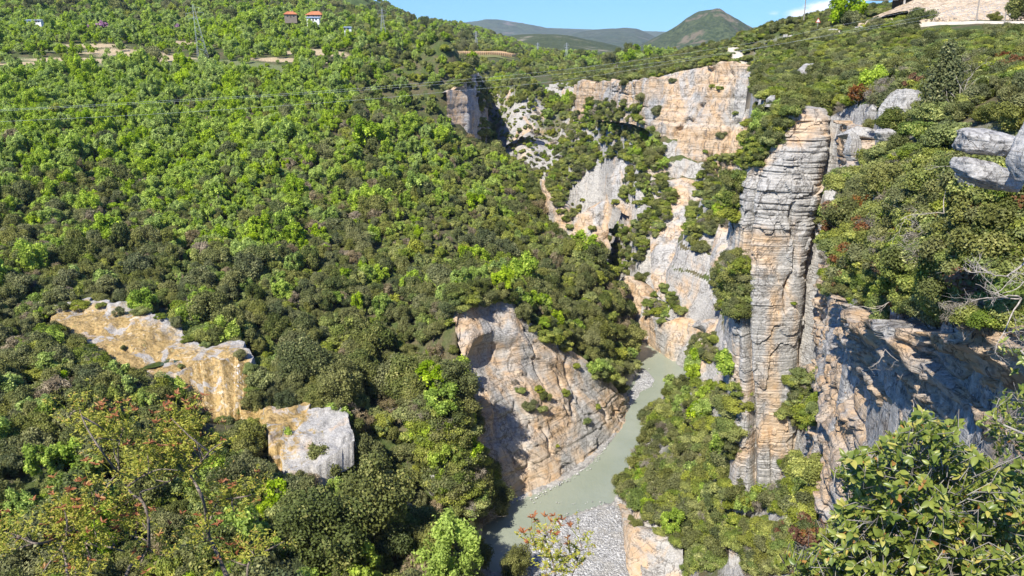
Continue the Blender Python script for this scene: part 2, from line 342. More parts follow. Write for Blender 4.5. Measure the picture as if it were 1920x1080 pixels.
sky.sun_elevation = SUN_EL; sky.sun_rotation = SUN_AZ; sky.altitude = 300; sky.air_density = 1.0; sky.dust_density = 0.0; sky.ozone_density = 4.0
bg = wt.nodes.new('ShaderNodeBackground'); wo = wt.nodes.new('ShaderNodeOutputWorld'); bg.inputs[1].default_value = 0.13
# one small white cloud bank low over the right-hand ridge, and faint wisps
tc = wt.nodes.new('ShaderNodeTexCoord')
def wm(op, a, b=None, c=None):
    x = wt.nodes.new('ShaderNodeMath'); x.operation = op
    for i, v in enumerate((a, b, c)):
        if v is None: continue
        if isinstance(v, bpy.types.NodeSocket): wt.links.new(v, x.inputs[i])
        else: x.inputs[i].default_value = v
    return x.outputs[0]
sx = wt.nodes.new('ShaderNodeSeparateXYZ'); wt.links.new(tc.outputs['Generated'], sx.inputs[0])
az = wm('ARCTAN2', sx.outputs[0], sx.outputs[1]); el = wm('ARCSINE', sx.outputs[2])
cb = wt.nodes.new('ShaderNodeCombineXYZ'); wt.links.new(az, cb.inputs[0]); wt.links.new(el, cb.inputs[1])
mp = wt.nodes.new('ShaderNodeMapping'); wt.links.new(cb.outputs[0], mp.inputs[0]); mp.inputs['Scale'].default_value = (34, 85, 1)
nz = wt.nodes.new('ShaderNodeTexNoise'); wt.links.new(mp.outputs[0], nz.inputs[0]); nz.inputs['Scale'].default_value = 1; nz.inputs['Detail'].default_value = 7; nz.inputs['Roughness'].default_value = 0.62
def blob(a0, e0, sa, se, tilt=0.0):
    da = wm('SUBTRACT', az, a0); de = wm('SUBTRACT', wm('SUBTRACT', el, e0), wm('MULTIPLY', da, tilt))
    r = wm('SQRT', wm('ADD', wm('POWER', wm('DIVIDE', da, sa), 2.0), wm('POWER', wm('DIVIDE', de, se), 2.0)))
    return wm('SUBTRACT', 1.0, r)
CLOUDS = [(1500, 27, .032, .012, .2, 1.3), (1545, 14, .045, .014, .25, 1.3), (1448, 26, .018, .006, .0, .6)]
tot = None
for px, py, sa, se, tl, k in CLOUDS:
    d = raydir(px, py); b = blob(math.atan2(d[0], d[1]), math.asin(d[2] / np.linalg.norm(d)), sa, se, tl)
    b = wm('MULTIPLY', b, k); tot = b if tot is None else wm('MAXIMUM', tot, b)
dens = wt.nodes.new('ShaderNodeMapRange'); dens.interpolation_type = 'SMOOTHSTEP'
wt.links.new(wm('ADD', tot, wm('MULTIPLY', wm('SUBTRACT', nz.outputs[0], 0.5), 1.5)), dens.inputs[0]); dens.inputs[1].default_value = 0.25; dens.inputs[2].default_value = 1.0
mxw = wt.nodes.new('ShaderNodeMix'); mxw.data_type = 'RGBA'
SKYTINT = wt.nodes.new('ShaderNodeMix'); SKYTINT.data_type = 'RGBA'; SKYTINT.blend_type = 'MULTIPLY'; SKYTINT.inputs[0].default_value = 1; SKYTINT.inputs[7].default_value = (0.24, 0.55, 0.98, 1)
wt.links.new(sky.outputs[0], SKYTINT.inputs[6])
wt.links.new(dens.outputs[0], mxw.inputs[0]); wt.links.new(SKYTINT.outputs[2], mxw.inputs[6]); mxw.inputs[7].default_value = (8.2, 8.6, 9.2, 1)
wt.links.new(mxw.outputs[2], bg.inputs[0]); wt.links.new(bg.outputs[0], wo.inputs[0])
SC.view_settings.view_transform = 'Standard'; SC.view_settings.look = 'None'; SC.view_settings.gamma = 1; SC.view_settings.exposure = 0.55
SC.render.engine = 'CYCLES'; cy = SC.cycles
cy.max_bounces = 5; cy.diffuse_bounces = 3; cy.glossy_bounces = 2; cy.transmission_bounces = 3; cy.transparent_max_bounces = 8; cy.volume_bounces = 0
cy.caustics_reflective = False; cy.caustics_refractive = False

# ---------------------------------------------------------------- terrain sheet
th = np.radians(np.linspace(-52, 56, 640))
Rs = np.concatenate([np.exp(np.linspace(math.log(1.2), math.log(70), 110, endpoint=False)), np.linspace(70, 330, 300, endpoint=False),
                     np.linspace(330, 700, 150, endpoint=False), np.exp(np.linspace(math.log(700), math.log(14000), 110))])
TT, RR = np.meshgrid(th, Rs, indexing='ij'); TX, TY = RR * np.sin(TT), RR * np.cos(TT)
TZ, TSP, TSL, TSR, TSB = ground(TX, TY)
TV = np.stack([TX, TY, TZ], -1).reshape(-1, 3); TF = grid_faces(len(th), len(Rs))
# where the ground is bare earth, meadow, quarried bank (places on the map, found from where the photo shows them)
def patch(P2, c, rx, ry):
    return np.exp(-(((P2[..., 0] - c[0]) / rx) ** 2 + ((P2[..., 1] - c[1]) / ry) ** 2))
XY = np.stack([TX, TY], -1)
EARTH = [(230, 68, 470, 30, 16), (250, 80, 455, 24, 10), (310, 72, 462, 20, 8), (175, 62, 490, 22, 8), (350, 58, 520, 16, 10), (560, 92, 470, 36, 8), (590, 80, 500, 24, 12), (545, 50, 600, 22, 8), (680, 48, 640, 20, 7),
         (1200, 1030, 119, 4.5, 12), (1225, 1000, 123, 4, 6), (20, 118, 420, 20, 6), (130, 100, 440, 30, 7)]
MEADOW = [(430, 95, 440, 44, 16), (380, 88, 455, 40, 12), (20, 80, 430, 60, 16), (20, 110, 400, 50, 12), (120, 75, 470, 40, 10), (80, 42, 640, 50, 8), (270, 42, 640, 40, 10)]
EARTH = [(a_, b_, c_, d_, e_) for a_, b_, c_, d_, e_ in EARTH]; MEADOW = [(a_, b_, c_, d_, e_) for a_, b_, c_, d_, e_ in MEADOW]
earth = np.zeros(TX.shape); mead = np.zeros(TX.shape)
for px, py, Y, rx, ry in EARTH:
    if rx: c = W(px, py, Y); earth = np.maximum(earth, patch(XY, c, rx, ry))
for px, py, Y, rx, ry in MEADOW:
    c = W(px, py, Y); mead = np.maximum(mead, patch(XY, c, rx, ry))
gx = np.gradient(TZ, axis=1) / np.gradient(RR, axis=1)

t = NT('terrain'); rc, rh = rock_color(t, 0.32, 1.0, 0.45)
P = t.pos((1, 1, 1)); n1 = t.noise(P, 0.12, 5); n2 = t.noise(P, 1.3, 6, 0.7)
soil = t.mix(t.ramp(n2, 0.3, 0.7), (0.085, 0.075, 0.04), (0.17, 0.145, 0.08))
grass = t.mix(t.ramp(n2, 0.3, 0.7), (0.05, 0.075, 0.02), (0.11, 0.135, 0.045))
g = t.mix(t.ramp(n1, 0.4, 0.62), grass, soil)
mcol = t.mix(t.ramp(n2, 0.35, 0.7), (0.13, 0.165, 0.06), (0.24, 0.24, 0.12))
g = t.mix(t.ramp(t.math('ADD', t.attr('meadow'), t.math('MULTIPLY', t.math('SUBTRACT', n1, .5), .5)), 0.35, 0.55), g, mcol)
ecol = t.mix(t.ramp(n2, 0.35, 0.7), (0.36, 0.27, 0.15), (0.66, 0.53, 0.34))
g = t.mix(t.ramp(t.math('ADD', t.attr('earth'), t.math('MULTIPLY', t.math('SUBTRACT', n2, .5), .9)), 0.4, 0.6), g, ecol)
ge = t.n('ShaderNodeNewGeometry'); sxyz = t.n('ShaderNodeSeparateXYZ'); t.l(ge.outputs['True Normal'], sxyz.inputs[0])
rk = t.ramp(t.math('ADD', sxyz.outputs[2], t.math('MULTIPLY', t.math('SUBTRACT', n2, .5), .35)), 0.62, 0.78, 1, 0)
farc = t.mix(t.ramp(t.noise(P, 0.02, 8, 0.7), 0.35, 0.65), (0.035, 0.06, 0.018), (0.10, 0.12, 0.04))
g = t.mix(t.attr('far'), g, farc)
rk = t.math('MULTIPLY', rk, t.math('SUBTRACT', 1.0, t.attr('wooded'))); rk = t.math('MAXIMUM', rk, t.attr('rock'))
c = t.mix(rk, g, rc)
h = t.mix(rk, n2, rh)
terrain_mat = t.done(t.bsdf(c, 0.95, 0.1, t.bump(h, 0.8, 0.35)))
rockm = np.zeros(TX.shape)
RIGHTROCK = [(980, 225, 455, 20, 40), (1030, 270, 435, 18, 30), (1000, 240, 445, 24, 30)]
for px, py, Y, rx, ry in RIGHTROCK:
    c_ = W(px, py, Y); rockm = np.maximum(rockm, patch(XY, c_, rx, ry))
rockm = sstep(0.35, 0.75, rockm + 0.5 * fbm(TX * .08, TY * .08, 0, 31, 4))
rockm = np.maximum(rockm, sstep(3.2, 1.2, TZ) * (TSL < 1) * (TY < 420) * (TY > 90))
terrain_me = mesh_np('terrain', TV, TF, terrain_mat, True, {'earth': ('POINT', earth.ravel()), 'meadow': ('POINT', mead.ravel()), 'far': ('POINT', sstep(900, 1500, RR).ravel()), 'rock': ('POINT', rockm.ravel()), 'wooded': ('POINT', (sstep(-1.5, .5, TSL) * sstep(560, 520, TY)).ravel())})
terrain = tag(link('terrain', terrain_me), kind='structure')

# ---------------------------------------------------------------- rock faces
def catmull(P, n):
    P = np.asarray(P, float); d = np.r_[0, np.cumsum(np.linalg.norm(np.diff(P, axis=0), axis=1))]
    Q = np.vstack([2 * P[0] - P[1], P, 2 * P[-1] - P[-2]]); out = []
    for s in np.linspace(0, d[-1], n):
        i = min(max(np.searchsorted(d, s, 'right') - 1, 0), len(P) - 2); u = (s - d[i]) / max(d[i + 1] - d[i], 1e-9)
        a, b, c, e = Q[i], Q[i + 1], Q[i + 2], Q[i + 3]
        out.append(0.5 * (2 * b + (c - a) * u + (2 * a - 5 * b + 4 * c - e) * u * u + (3 * b - a - 3 * c + e) * u ** 3))
    return np.array(out)
def bedding(P, seed, thick, dipx=0.02, dipy=0.03):
    """ledges: each bed sticks out by its own amount, with a groove on the bedding plane"""
    z = P[..., 2] + dipx * P[..., 0] + dipy * P[..., 1] + 0.16 * thick * fbm(P[..., 0] / (14 * thick), P[..., 1] / (14 * thick), P[..., 2] / (30 * thick), seed, 3)
    q = z / thick; k = np.floor(q); f = q - k
    a = _h(k, 0 * k, 0 * k, seed); b = _h(k + 1, 0 * k, 0 * k, seed)
    v = a + (b - a) * sstep(0.86, 1.0, f)
    groove = np.exp(-((f - 0.93) / 0.07) ** 2) * (0.4 + _h(k, k, 0 * k, seed + 5))
    along = 0.6 + 0.8 * fbm(P[..., 0] / (5 * thick), P[..., 1] / (5 * thick), k * 3.1, seed + 2, 2)
    groove = groove * sstep(-.25, .25, fbm(P[..., 0] / (3 * thick), P[..., 1] / (3 * thick), P[..., 2] / (1.6 * thick), seed + 9, 2))
    return (v - 0.5) * along - 0.6 * groove
def rockdisp(P, seed, amp=1.0, thick=2.2, bed=1.0, vert=1.0, bulge=1.5, s=1.0):
    x, y, z = P[..., 0] * s, P[..., 1] * s, P[..., 2] * s
    d = bulge * fbm(x * .05, y * .05, z * .02, seed, 3)
    d += bed * (0.75 * bedding(P, seed + 3, thick) + 0.3 * bedding(P, seed + 4, thick * .37))
    d -= vert * 1.1 * np.exp(-(fbm(x * .12, y * .12, z * .015, seed + 6, 3) / 0.05) ** 2)
    d += 0.45 * fbm(x * .35, y * .35, z * .3, seed + 7, 5, .55)
    d += 0.5 * np.maximum(0, fbm(x * .2, y * .2, z * .12, seed + 8, 2)) ** 0.5 * 0.6
    return d * amp
CLIFFS = []
def ribbon(name, tops, bots, step, mat, seed, amp=1.0, thick=2.2, bed=1.0, vert=1.0, bulge=1.5, prof=None, back=7.0, sink=2.5, foot=0.0, s=1.0, pix=True, smooth=False):
    T = np.array([W(*p) for p in tops]) if pix else np.array(tops, float)
    B = np.array([W(*p) for p in bots]) if pix else np.array(bots, float)
    B[:, 2] -= foot
    L = np.linalg.norm(np.diff(T, axis=0), axis=1).sum(); H = np.abs(T[:, 2] - B[:, 2]).max()
    nu = max(8, int(L / step)); nv = max(6, int(H / step))
    T = catmull(T, nu); B = catmull(B, nu)
    tg = np.gradient(0.5 * (T + B), axis=0); tg[:, 2] = 0; tg /= np.linalg.norm(tg, axis=1)[:, None] + 1e-9
    k = max(3, int(4 / step)) | 1; ker = np.ones(k) / k
    tg = np.stack([np.convolve(np.pad(tg[:, i], k // 2, 'edge'), ker, 'valid') for i in range(3)], 1); tg /= np.linalg.norm(tg, axis=1)[:, None] + 1e-9
    N = np.cross(tg, [0, 0, 1])
    v = np.linspace(0, 1, nv)[None, :, None]
    P = T[:, None] * (1 - v) + B[:, None] * v
    if prof is not None: P = P + N[:, None] * (prof(np.linspace(0, 1, nu)[:, None], v[..., 0]))[..., None]
    d = rockdisp(P, seed, amp, thick, bed, vert, bulge, s)
    jag = amp * 1.2 * fbm(T[:, 0] * .25 * s, T[:, 1] * .25 * s, 0 * T[:, 0], seed + 30, 4)
    P = P + N[:, None] * d[..., None]; P[..., 2] += (jag[:, None] * (1 - v[..., 0]) ** 2)
    rows = []
    for kk in (1.0, 0.55, 0.2):
        q = P[:, 0] - N * back * kk; q[:, 2] -= sink * kk ** 2; rows.append(q)
    P = np.concatenate([np.stack(rows, 1), P], 1)
    me = mesh_np(name, P.reshape(-1, 3), grid_faces(nu, nv + 3)[:, ::-1], mat, smooth)
    o = tag(link(name, me), kind='structure'); CLIFFS.append(o); return o

M_far = rock_mat('limestone_orange', 0.72, 1.0, 0.85, 0.5)
M_low = rock_mat('limestone_cream', 0.72, 1.0, 0.45)
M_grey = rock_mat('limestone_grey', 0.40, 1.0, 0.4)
M_near = rock_mat('limestone_near', 0.75, 1.6, 0.55, 0.5)
M_pil = rock_mat('limestone_pillar', 0.46, 1.3, 0.4)
M_bould = rock_mat('boulder_grey', -0.1, 3.0, 0.85, 0.3)
# far orange wall under the right rim
ribbon('cliff_face', [(1082, 158, 402), (1092, 152, 390), (1140, 152, 366), (1210, 149, 322), (1262, 143, 306), (1310, 125, 301), (1372, 118, 292), (1425, 128, 287), (1470, 150, 283)],
       [(1082, 215, 399), (1092, 216, 387), (1140, 214, 362), (1208, 222, 320), (1240, 262, 303), (1292, 345, 288), (1372, 345, 282), (1425, 330, 280), (1470, 330, 278)],
       0.7, M_far, 11, 1.5, 4.5, 1.35, 1.7, 4.2, foot=3)
# cream wall that drops into the river on the left bank
ribbon('cliff_face', [(852, 600, 157), (868, 548, 162), (905, 546, 167), (950, 552, 169), (985, 596, 170), (1040, 636, 173), (1085, 664, 177), (1120, 698, 179), (1150, 730, 181), (1166, 746, 184), (1184, 744, 191), (1194, 726, 203)],
       [(908, 960, 138), (938, 950, 140), (964, 944, 141), (990, 936, 143), (1030, 918, 147), (1075, 893, 152.5), (1105, 876, 156), (1135, 845, 162.5), (1156, 808, 171), (1166, 782, 178), (1182, 758, 187), (1196, 735, 199)],
       0.36, M_low, 23, 0.85, 3.0, 0.8, 0.9, 1.8, prof=lambda u, v: 1.7 * np.exp(-((v - .20) / .07) ** 2) * sstep(.75, .3, u) - 2.6 * np.exp(-((v - .36) / .13) ** 2) * sstep(.65, .2, u) + 0.8 * sstep(.93, 1, v) + .4 * np.round(2 * fbm(u * 9, v * 6, 0, 7, 3)), foot=1.2, sink=.5, back=2.5)
# wall of the spur upstream on the left bank: sunlit end, then the long face in its own shade
ribbon('cliff_face', [(836, 172, 398), (852, 166, 402), (866, 158, 406), (876, 150, 409)], [(838, 236, 394), (852, 242, 396), (866, 250, 399), (880, 262, 402)], 0.7, M_low, 31, 1.0, 4.0, 1.2, 1.2, 2, foot=5)
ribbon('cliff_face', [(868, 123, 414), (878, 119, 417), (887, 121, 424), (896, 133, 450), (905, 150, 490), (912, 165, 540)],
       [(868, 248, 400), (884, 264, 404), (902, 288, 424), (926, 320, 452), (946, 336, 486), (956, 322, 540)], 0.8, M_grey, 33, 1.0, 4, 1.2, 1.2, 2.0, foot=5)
ribbon('cliff_face', [(1030, 158, 505), (1048, 156, 500), (1070, 155, 492), (1098, 152, 486)], [(1030, 172, 503), (1048, 176, 497), (1070, 176, 489), (1098, 176, 482)], 1.2, M_grey, 37, 1.0, 4, 1, 1, 2, foot=3)
ribbon('cliff_face', [(948, 258, 442), (962, 249, 441), (982, 238, 440), (1002, 229, 440)], [(950, 268, 440), (966, 259, 439), (986, 247, 438), (1004, 237, 438)], .5, M_grey, 39, .5, 2, 1, .5, .5, foot=1, back=5)
# lower right-bank walls
ribbon('cliff_face', [(1012, 336, 331), (1022, 345, 322), (1034, 372, 311), (1056, 395, 303), (1080, 405, 297), (1108, 392, 295), (1140, 376, 297)],
       [(1012, 372, 328), (1022, 398, 316), (1038, 440, 302), (1062, 462, 293), (1088, 474, 286), (1120, 470, 284), (1146, 450, 288)], 0.7, M_low, 41, 1.0, 3.4, .9, 1.2, 2, foot=3)
ribbon('cliff_face', [(1146, 330, 305), (1165, 300, 306), (1190, 290, 304), (1215, 320, 298), (1235, 330, 292)],
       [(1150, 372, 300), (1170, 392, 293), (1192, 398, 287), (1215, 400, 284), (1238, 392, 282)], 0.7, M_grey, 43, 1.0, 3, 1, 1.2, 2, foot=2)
ribbon('cliff_face', [(1218, 400, 270), (1238, 352, 276), (1262, 336, 278), (1292, 338, 277), (1312, 372, 268), (1332, 400, 258), (1340, 440, 248)],
       [(1222, 505, 246), (1236, 540, 236), (1262, 560, 229), (1290, 566, 225), (1318, 556, 226), (1338, 545, 229), (1348, 520, 232)], 0.6, M_low, 47, 1.15, 3.4, 1.1, 1.3, 3, foot=3)
ribbon('cliff_face', [(1156, 532, 249), (1170, 520, 249), (1186, 528, 245), (1200, 552, 238), (1215, 590, 229), (1240, 606, 222), (1262, 596, 221), (1290, 600, 218), (1315, 622, 212), (1330, 650, 205)],
       [(1160, 604, 243), (1172, 624, 237.5), (1190, 640, 232.5), (1205, 648, 229.5), (1222, 656, 226), (1244, 668, 220.5), (1266, 683, 213.5), (1290, 699, 206.5), (1310, 712, 202), (1328, 720, 199)],
       0.55, M_low, 53, 1.0, 3.0, 1.1, 1.3, 2, foot=1.2)
ribbon('cliff_face', [(1332, 480, 216), (1345, 430, 220), (1365, 408, 222), (1390, 400, 222), (1420, 410, 220)], [(1330, 545, 203), (1346, 560, 199), (1366, 575, 195), (1392, 580, 193), (1420, 580, 192)], 0.6, M_grey, 59, 1.0, 3, 1, 1, 2, foot=2)
ribbon('cliff_face', [(1316, 640, 190), (1332, 612, 193), (1352, 600, 193), (1372, 606, 190), (1394, 620, 186)], [(1312, 730, 172), (1334, 742, 168), (1352, 700, 174), (1374, 690, 174), (1394, 690, 173)], 0.5, M_low, 61, 0.8, 2.2, 1, 1, 1, foot=2)
# pale bank by the gravel bar and the outcrops under the pillar
ribbon('cliff_face', [(1152, 936, 143), (1163, 950, 138), (1172, 975, 132), (1190, 985, 128), (1222, 1000, 124), (1252, 1008, 122), (1280, 1030, 118)],
       [(1154, 942, 142), (1166, 985, 134.5), (1167, 1080, 118), (1180, 1120, 113), (1215, 1140, 110.5), (1250, 1130, 111), (1285, 1120, 111)], 0.4, rock_mat('limestone_pale', 0.75, 1.4, 0.15), 67, 0.55, 1.2, 1, .5, 1.2, foot=1.0)
ribbon('cliff_face', [(1362, 850, 126), (1376, 815, 128), (1396, 800, 128), (1425, 810, 126)], [(1364, 905, 118), (1384, 935, 115), (1400, 945, 113), (1430, 940, 113)], 0.35, M_low, 71, 0.7, 2, .8, .8, 1, foot=2)
ribbon('cliff_face', [(1366, 1012, 106), (1378, 1000, 106), (1392, 1004, 105), (1404, 1040, 102), (1416, 1060, 101)], [(1368, 1070, 101), (1384, 1110, 98), (1398, 1130, 97), (1420, 1130, 97), (1440, 1120, 98)], 0.3, M_grey, 73, 0.6, 1.5, .8, .8, .8, foot=2)
# near bluff on the right, overhanging under its bushy rim
ribbon('cliff_face', [(17.2, 14, 85), (18.6, 20, 82.8), (20.0, 26, 80.2), (22.2, 36, 76.6), (24.4, 47, 72.8), (26.0, 55, 70), (26.9, 59.5, 69), (29.0, 65.5, 70.5), (33.6, 77, 75), (39, 90, 77.5), (43.6, 102, 79), (45.6, 111, 80)][::-1],
       [(26.0, 8, 36), (26.0, 18, 36), (26.2, 27, 36), (26.2, 38, 36), (26.6, 48, 35), (27.0, 56, 34), (27.8, 60.0, 33), (30, 66, 30), (34.2, 77, 24), (39.6, 90, 20), (44, 102, 20), (46, 110, 20)][::-1],
       0.17, M_near, 83, 0.8, 1.5, 2.9, 0.7, 0.7, prof=lambda u, v: 0.9 * np.exp(-(v / .06) ** 2) - 1.0 * np.exp(-((v - .17) / .10) ** 2) + 0.5 * np.exp(-((v - .42) / .16) ** 2) + .4 * np.round(2.5 * fbm(u * 26, v * 16, 0, 9, 3)), foot=0, pix=False, back=6, sink=-0.3)
# shoulder of the rim behind and left of the pillar
ribbon('cliff_face', [(1386, 330, 128), (1390, 292, 126.5), (1404, 252, 125), (1425, 218, 124), (1455, 206, 122), (1490, 215, 121)],
       [(1386, 880, 122), (1392, 890, 121), (1404, 900, 119.5), (1425, 900, 118.5), (1455, 900, 118), (1490, 900, 117)], .3, M_pil, 87, .7, 2.2, 1.2, 1.2, 1.0, foot=4, back=12, sink=-.5)

# free-standing rock pillar, joined to the rim at its back
def pillar():
    na, nz_ = 190, 330
    a = np.linspace(0, 2 * math.pi, na, endpoint=False)[:, None]; z = np.linspace(10, 81.0, nz_)[None]
    keysz = [10, 22, 34, 48, 60, 68, 72, 76, 79, 81]; cx = np.interp(z, keysz, [40.9, 40.8, 40.2, 39.3, 38.9, 39.4, 40.2, 41.2, 42.0, 42.2])
    rx = np.interp(z, keysz, [6.2, 5.7, 5.4, 5.3, 5.4, 5.3, 4.9, 4.3, 3.6, 3.2]); ry = np.interp(z, keysz, [8, 7, 6.5, 6.3, 6.2, 6, 5.5, 5, 4, 3])
    sq = 1 / (np.abs(np.cos(a)) ** 3.2 + np.abs(np.sin(a)) ** 3.2) ** (1 / 3.2)
    ux, uy = np.cos(a), np.sin(a)
    P = np.stack([cx + rx * sq * ux, 117 + ry * sq * uy + 0 * z, z + 0 * a], -1)
    d = rockdisp(P, 91, 0.48, 1.5, 0.85, 0.9, 1.2, 1.2)
    d -= 1.9 * np.exp(-((a - 4.12 + 0.012 * (z - 40)) / 0.07) ** 2) * sstep(76, 64, z)      # the long dark cleft
    d -= 0.9 * np.exp(-((a - 5.05 - 0.25 * fbm(z * .15, 0 * z, 0 * z, 5, 2)) / 0.06) ** 2) * sstep(50, 56, z) * sstep(71, 66, z)
    d += 0.8 * bedding(P, 95, 0.9) * sstep(60, 68, z)
    d += 0.35 * np.round(2.2 * fbm(P[..., 0] * .22, P[..., 1] * .22, P[..., 2] * .16, 97, 3))
    P[..., 0] += ux * d; P[..., 1] += uy * d
    V = P.reshape(-1, 3); Fc = grid_faces(na, nz_, True)
    top = np.array([[42.8, 117.5, 81.2]]); i = np.arange(na)
    cap = np.stack([i * nz_ + nz_ - 1, ((i + 1) % na) * nz_ + nz_ - 1, np.full(na, len(V)), np.full(na, len(V))], 1)
    me = bpy.data.meshes.new('rock_pillar'); me.from_pydata(np.vstack([V, top]).tolist(), [], Fc.tolist() + [tuple(c[:3]) for c in cap.tolist()])
    me.materials.append(M_pil); me.update()
    o = tag(link('rock_pillar', me), 'tall free-standing pillar of layered grey and orange limestone left of the near bluff', 'rock pillar'); CLIFFS.append(o); return o
pillar()
# the rib of paler rock beside the pillar, behind the cleft's left lip is part of the pillar mesh

# ---------------------------------------------------------------- water and gravel
t = NT('river_water'); P = t.pos((1, 1, 1)); n = t.noise(t.pos((.05, .05, .05)), 1, 4); w = t.noise(t.pos((1.0, .6, 1)), 0.9, 6, 0.65, .4)
c = t.mix(t.ramp(n, .35, .65), (0.27, 0.30, 0.225), (0.32, 0.345, 0.265))
river_mat = t.done(t.bsdf(c, 0.10, 0.5, t.bump(w, 0.5, 0.22)))
def flat_poly(name, poly, z, mat, grow=0.0, sub=0):
    p = np.array(poly); c = p.mean(0)
    bm = bmesh.new(); vs = [bm.verts.new((x, y, z)) for x, y in p]; f = bm.faces.new(vs)
    bmesh.ops.triangulate(bm, faces=[f]); me = bpy.data.meshes.new(name); bmesh.ops.recalc_face_normals(bm, faces=bm.faces); bm.to_mesh(me); bm.free(); me.materials.append(mat)
    if me.polygons[0].normal.z < 0: me.flip_normals()
    return link(name, me)
wide = [(-40, 70), (14, 90), (60, 160), (70, 230), (60, 300), (40, 350), (20, 400), (0, 450), (-30, 450), (-30, 400), (-5, 350), (5, 300), (12, 250), (12, 200), (0, 150), (-40, 110)]
tag(flat_poly('river', wide, 0.0, river_mat), kind='structure')
# ---------------------------------------------------------------- leaves, crowns, shrubs
def leaf_cards(C, N, ln, wd, rng, jit=0.6):
    """one small pointed card per centre, roughly facing N"""
    n = len(C); N = N + rng.normal(0, jit, (n, 3)); N /= np.linalg.norm(N, axis=1)[:, None] + 1e-9
    r = rng.normal(0, 1, (n, 3)); A = np.cross(N, r); A /= np.linalg.norm(A, axis=1)[:, None] + 1e-9; B = np.cross(N, A)
    s = rng.uniform(0.65, 1.35, n)[:, None]
    A = A * ln * 0.5 * s; B = B * wd * 0.5 * s; dr = N * ln * 0.12
    V = np.stack([C - A - dr, C - B * 0.9, C + A - dr, C + B * 0.9], 1).reshape(-1, 3)
    return V, np.arange(4 * n).reshape(-1, 4)
def crown_mesh(name, mat, seed, rx=3.0, rz=2.6, zc=3.0, lobes=26, leaves=4200, ln=0.5, wd=0.34, lob=0.36, flat=0.0, jit=0.6, cone=False, gap=0.0, twig=False):
    rng = np.random.default_rng(seed); C = []; RL = []
    while len(C) < lobes:
        p = rng.normal(0, 1, 3); p /= np.linalg.norm(p); r = rng.uniform(0.35, 0.82) ** 0.8
        p = p * r * (1.22 if rng.random() < .22 else 1)
        if p[2] < -0.55: continue
        if cone:
            hh = rng.uniform(-1, 1); a = rng.uniform(0, 6.28); rr = (1 - (hh + 1) / 2) * rng.uniform(0.35, 0.95); p = np.array([rr * math.cos(a), rr * math.sin(a), hh])
        C.append(p); RL.append(lob * rng.uniform(0.4, 1.35) * (0.55 if cone and p[2] > .4 else 1))
    C = np.array(C); RL = np.array(RL)
    k = rng.choice(lobes, leaves, p=RL ** 2 / (RL ** 2).sum())
    d = rng.normal(0, 1, (leaves, 3)); d[:, 2] += 0.35; d /= np.linalg.norm(d, axis=1)[:, None]
    d2 = d.copy(); d2[:, 2] *= (1 - flat)
    rad = RL[k] * rng.uniform(0.35, 1.0, leaves) ** 0.45 * (1 + 0.18 * rng.normal(0, 1, leaves))
    P = C[k] + d2 * rad[:, None]
    P = P * np.array([rx * rng.uniform(.8, 1.1), rx * rng.uniform(.85, 1.15), rz]); P += 0.03 * rx * rng.normal(0, 1, P.shape)
    if gap: keep = fbm(P[:, 0] / rx * 2.2, P[:, 1] / rx * 2.2, P[:, 2] / rx * 2.2, seed, 2) > -gap; P, d = P[keep], d[keep]; k = k[keep]
    P[:, 2] = np.maximum(P[:, 2] + zc, 0.05)
    V, Fc = leaf_cards(P, d + np.array([0, 0, 0.25]), ln, wd, rng, jit)
    lv = np.repeat(np.clip(0.5 * rng.uniform(0, 1, len(P)) + 0.5 * _h(k, k * 3, k * 7, seed), 0, 1), 4)
    return mesh_np(name, V, Fc, mat, False, {'lv': ('POINT', lv)})
def branch_pts(p, d, L, n, rng, wob=0.18, up=0.0):
    out = [np.array(p, float)]; d = np.array(d, float); d /= np.linalg.norm(d)
    for i in range(n):
        d = d + rng.normal(0, wob, 3) + np.array([0, 0, up]); d /= np.linalg.norm(d); out.append(out[-1] + d * L / n)
    return out
def trunk_mesh(name, mat, seed, H=3.0, r=0.16, limbs=5, spread=2.0, stems=1):
    rng = np.random.default_rng(seed); m = MB()
    for s in range(stems):
        a = rng.uniform(0, 6.28); lean = np.array([math.cos(a), math.sin(a), 0]) * (0.12 if stems == 1 else 0.6)
        tr = branch_pts((0, 0, -0.6), np.array([0, 0, 1]) + lean, H + 0.6, 6, rng, 0.08); m.tube(tr, np.linspace(r, r * 0.45, 7), 6)
        for i in range(limbs):
            a = rng.uniform(0, 6.28); st = tr[rng.integers(2, 6)]
            b = branch_pts(st, (math.cos(a), math.sin(a), rng.uniform(0.2, 0.9)), spread * rng.uniform(0.6, 1), 4, rng, 0.2); m.tube(b, np.linspace(r * 0.45, r * 0.12, 5), 4)
    return m.mesh(name, mat)
bark = plain('bark', (0.13, 0.105, 0.08), 0.9, 0.1, 0.4, 6); barkgrey = plain('bark_grey', (0.30, 0.27, 0.23), 0.9, 0.1, 0.35, 8)
deadwood = plain('dead_wood', (0.42, 0.37, 0.31), 0.9, 0.1, 0.3, 8)
L_ever = leaf_mat('leaf_evergreen', (0.107, 0.139, 0.036), (0.232, 0.234, 0.062), (0.278, 0.267, 0.089), 0.22)
L_spring = leaf_mat('leaf_spring', (0.242, 0.369, 0.034), (0.407, 0.521, 0.059), (0.543, 0.620, 0.098), 0.42)
L_mid = leaf_mat('leaf_scrub', (0.181, 0.255, 0.040), (0.336, 0.353, 0.075), (0.448, 0.444, 0.102), 0.3)
L_bare = leaf_mat('leaf_brown', (0.228, 0.189, 0.092), (0.322, 0.250, 0.144), (0.429, 0.342, 0.218), 0.2)
L_vivid = leaf_mat('leaf_vivid', (0.36, 0.52, 0.02), (0.42, 0.56, 0.025), (0.50, 0.60, 0.05), 0.42, .08, .8)
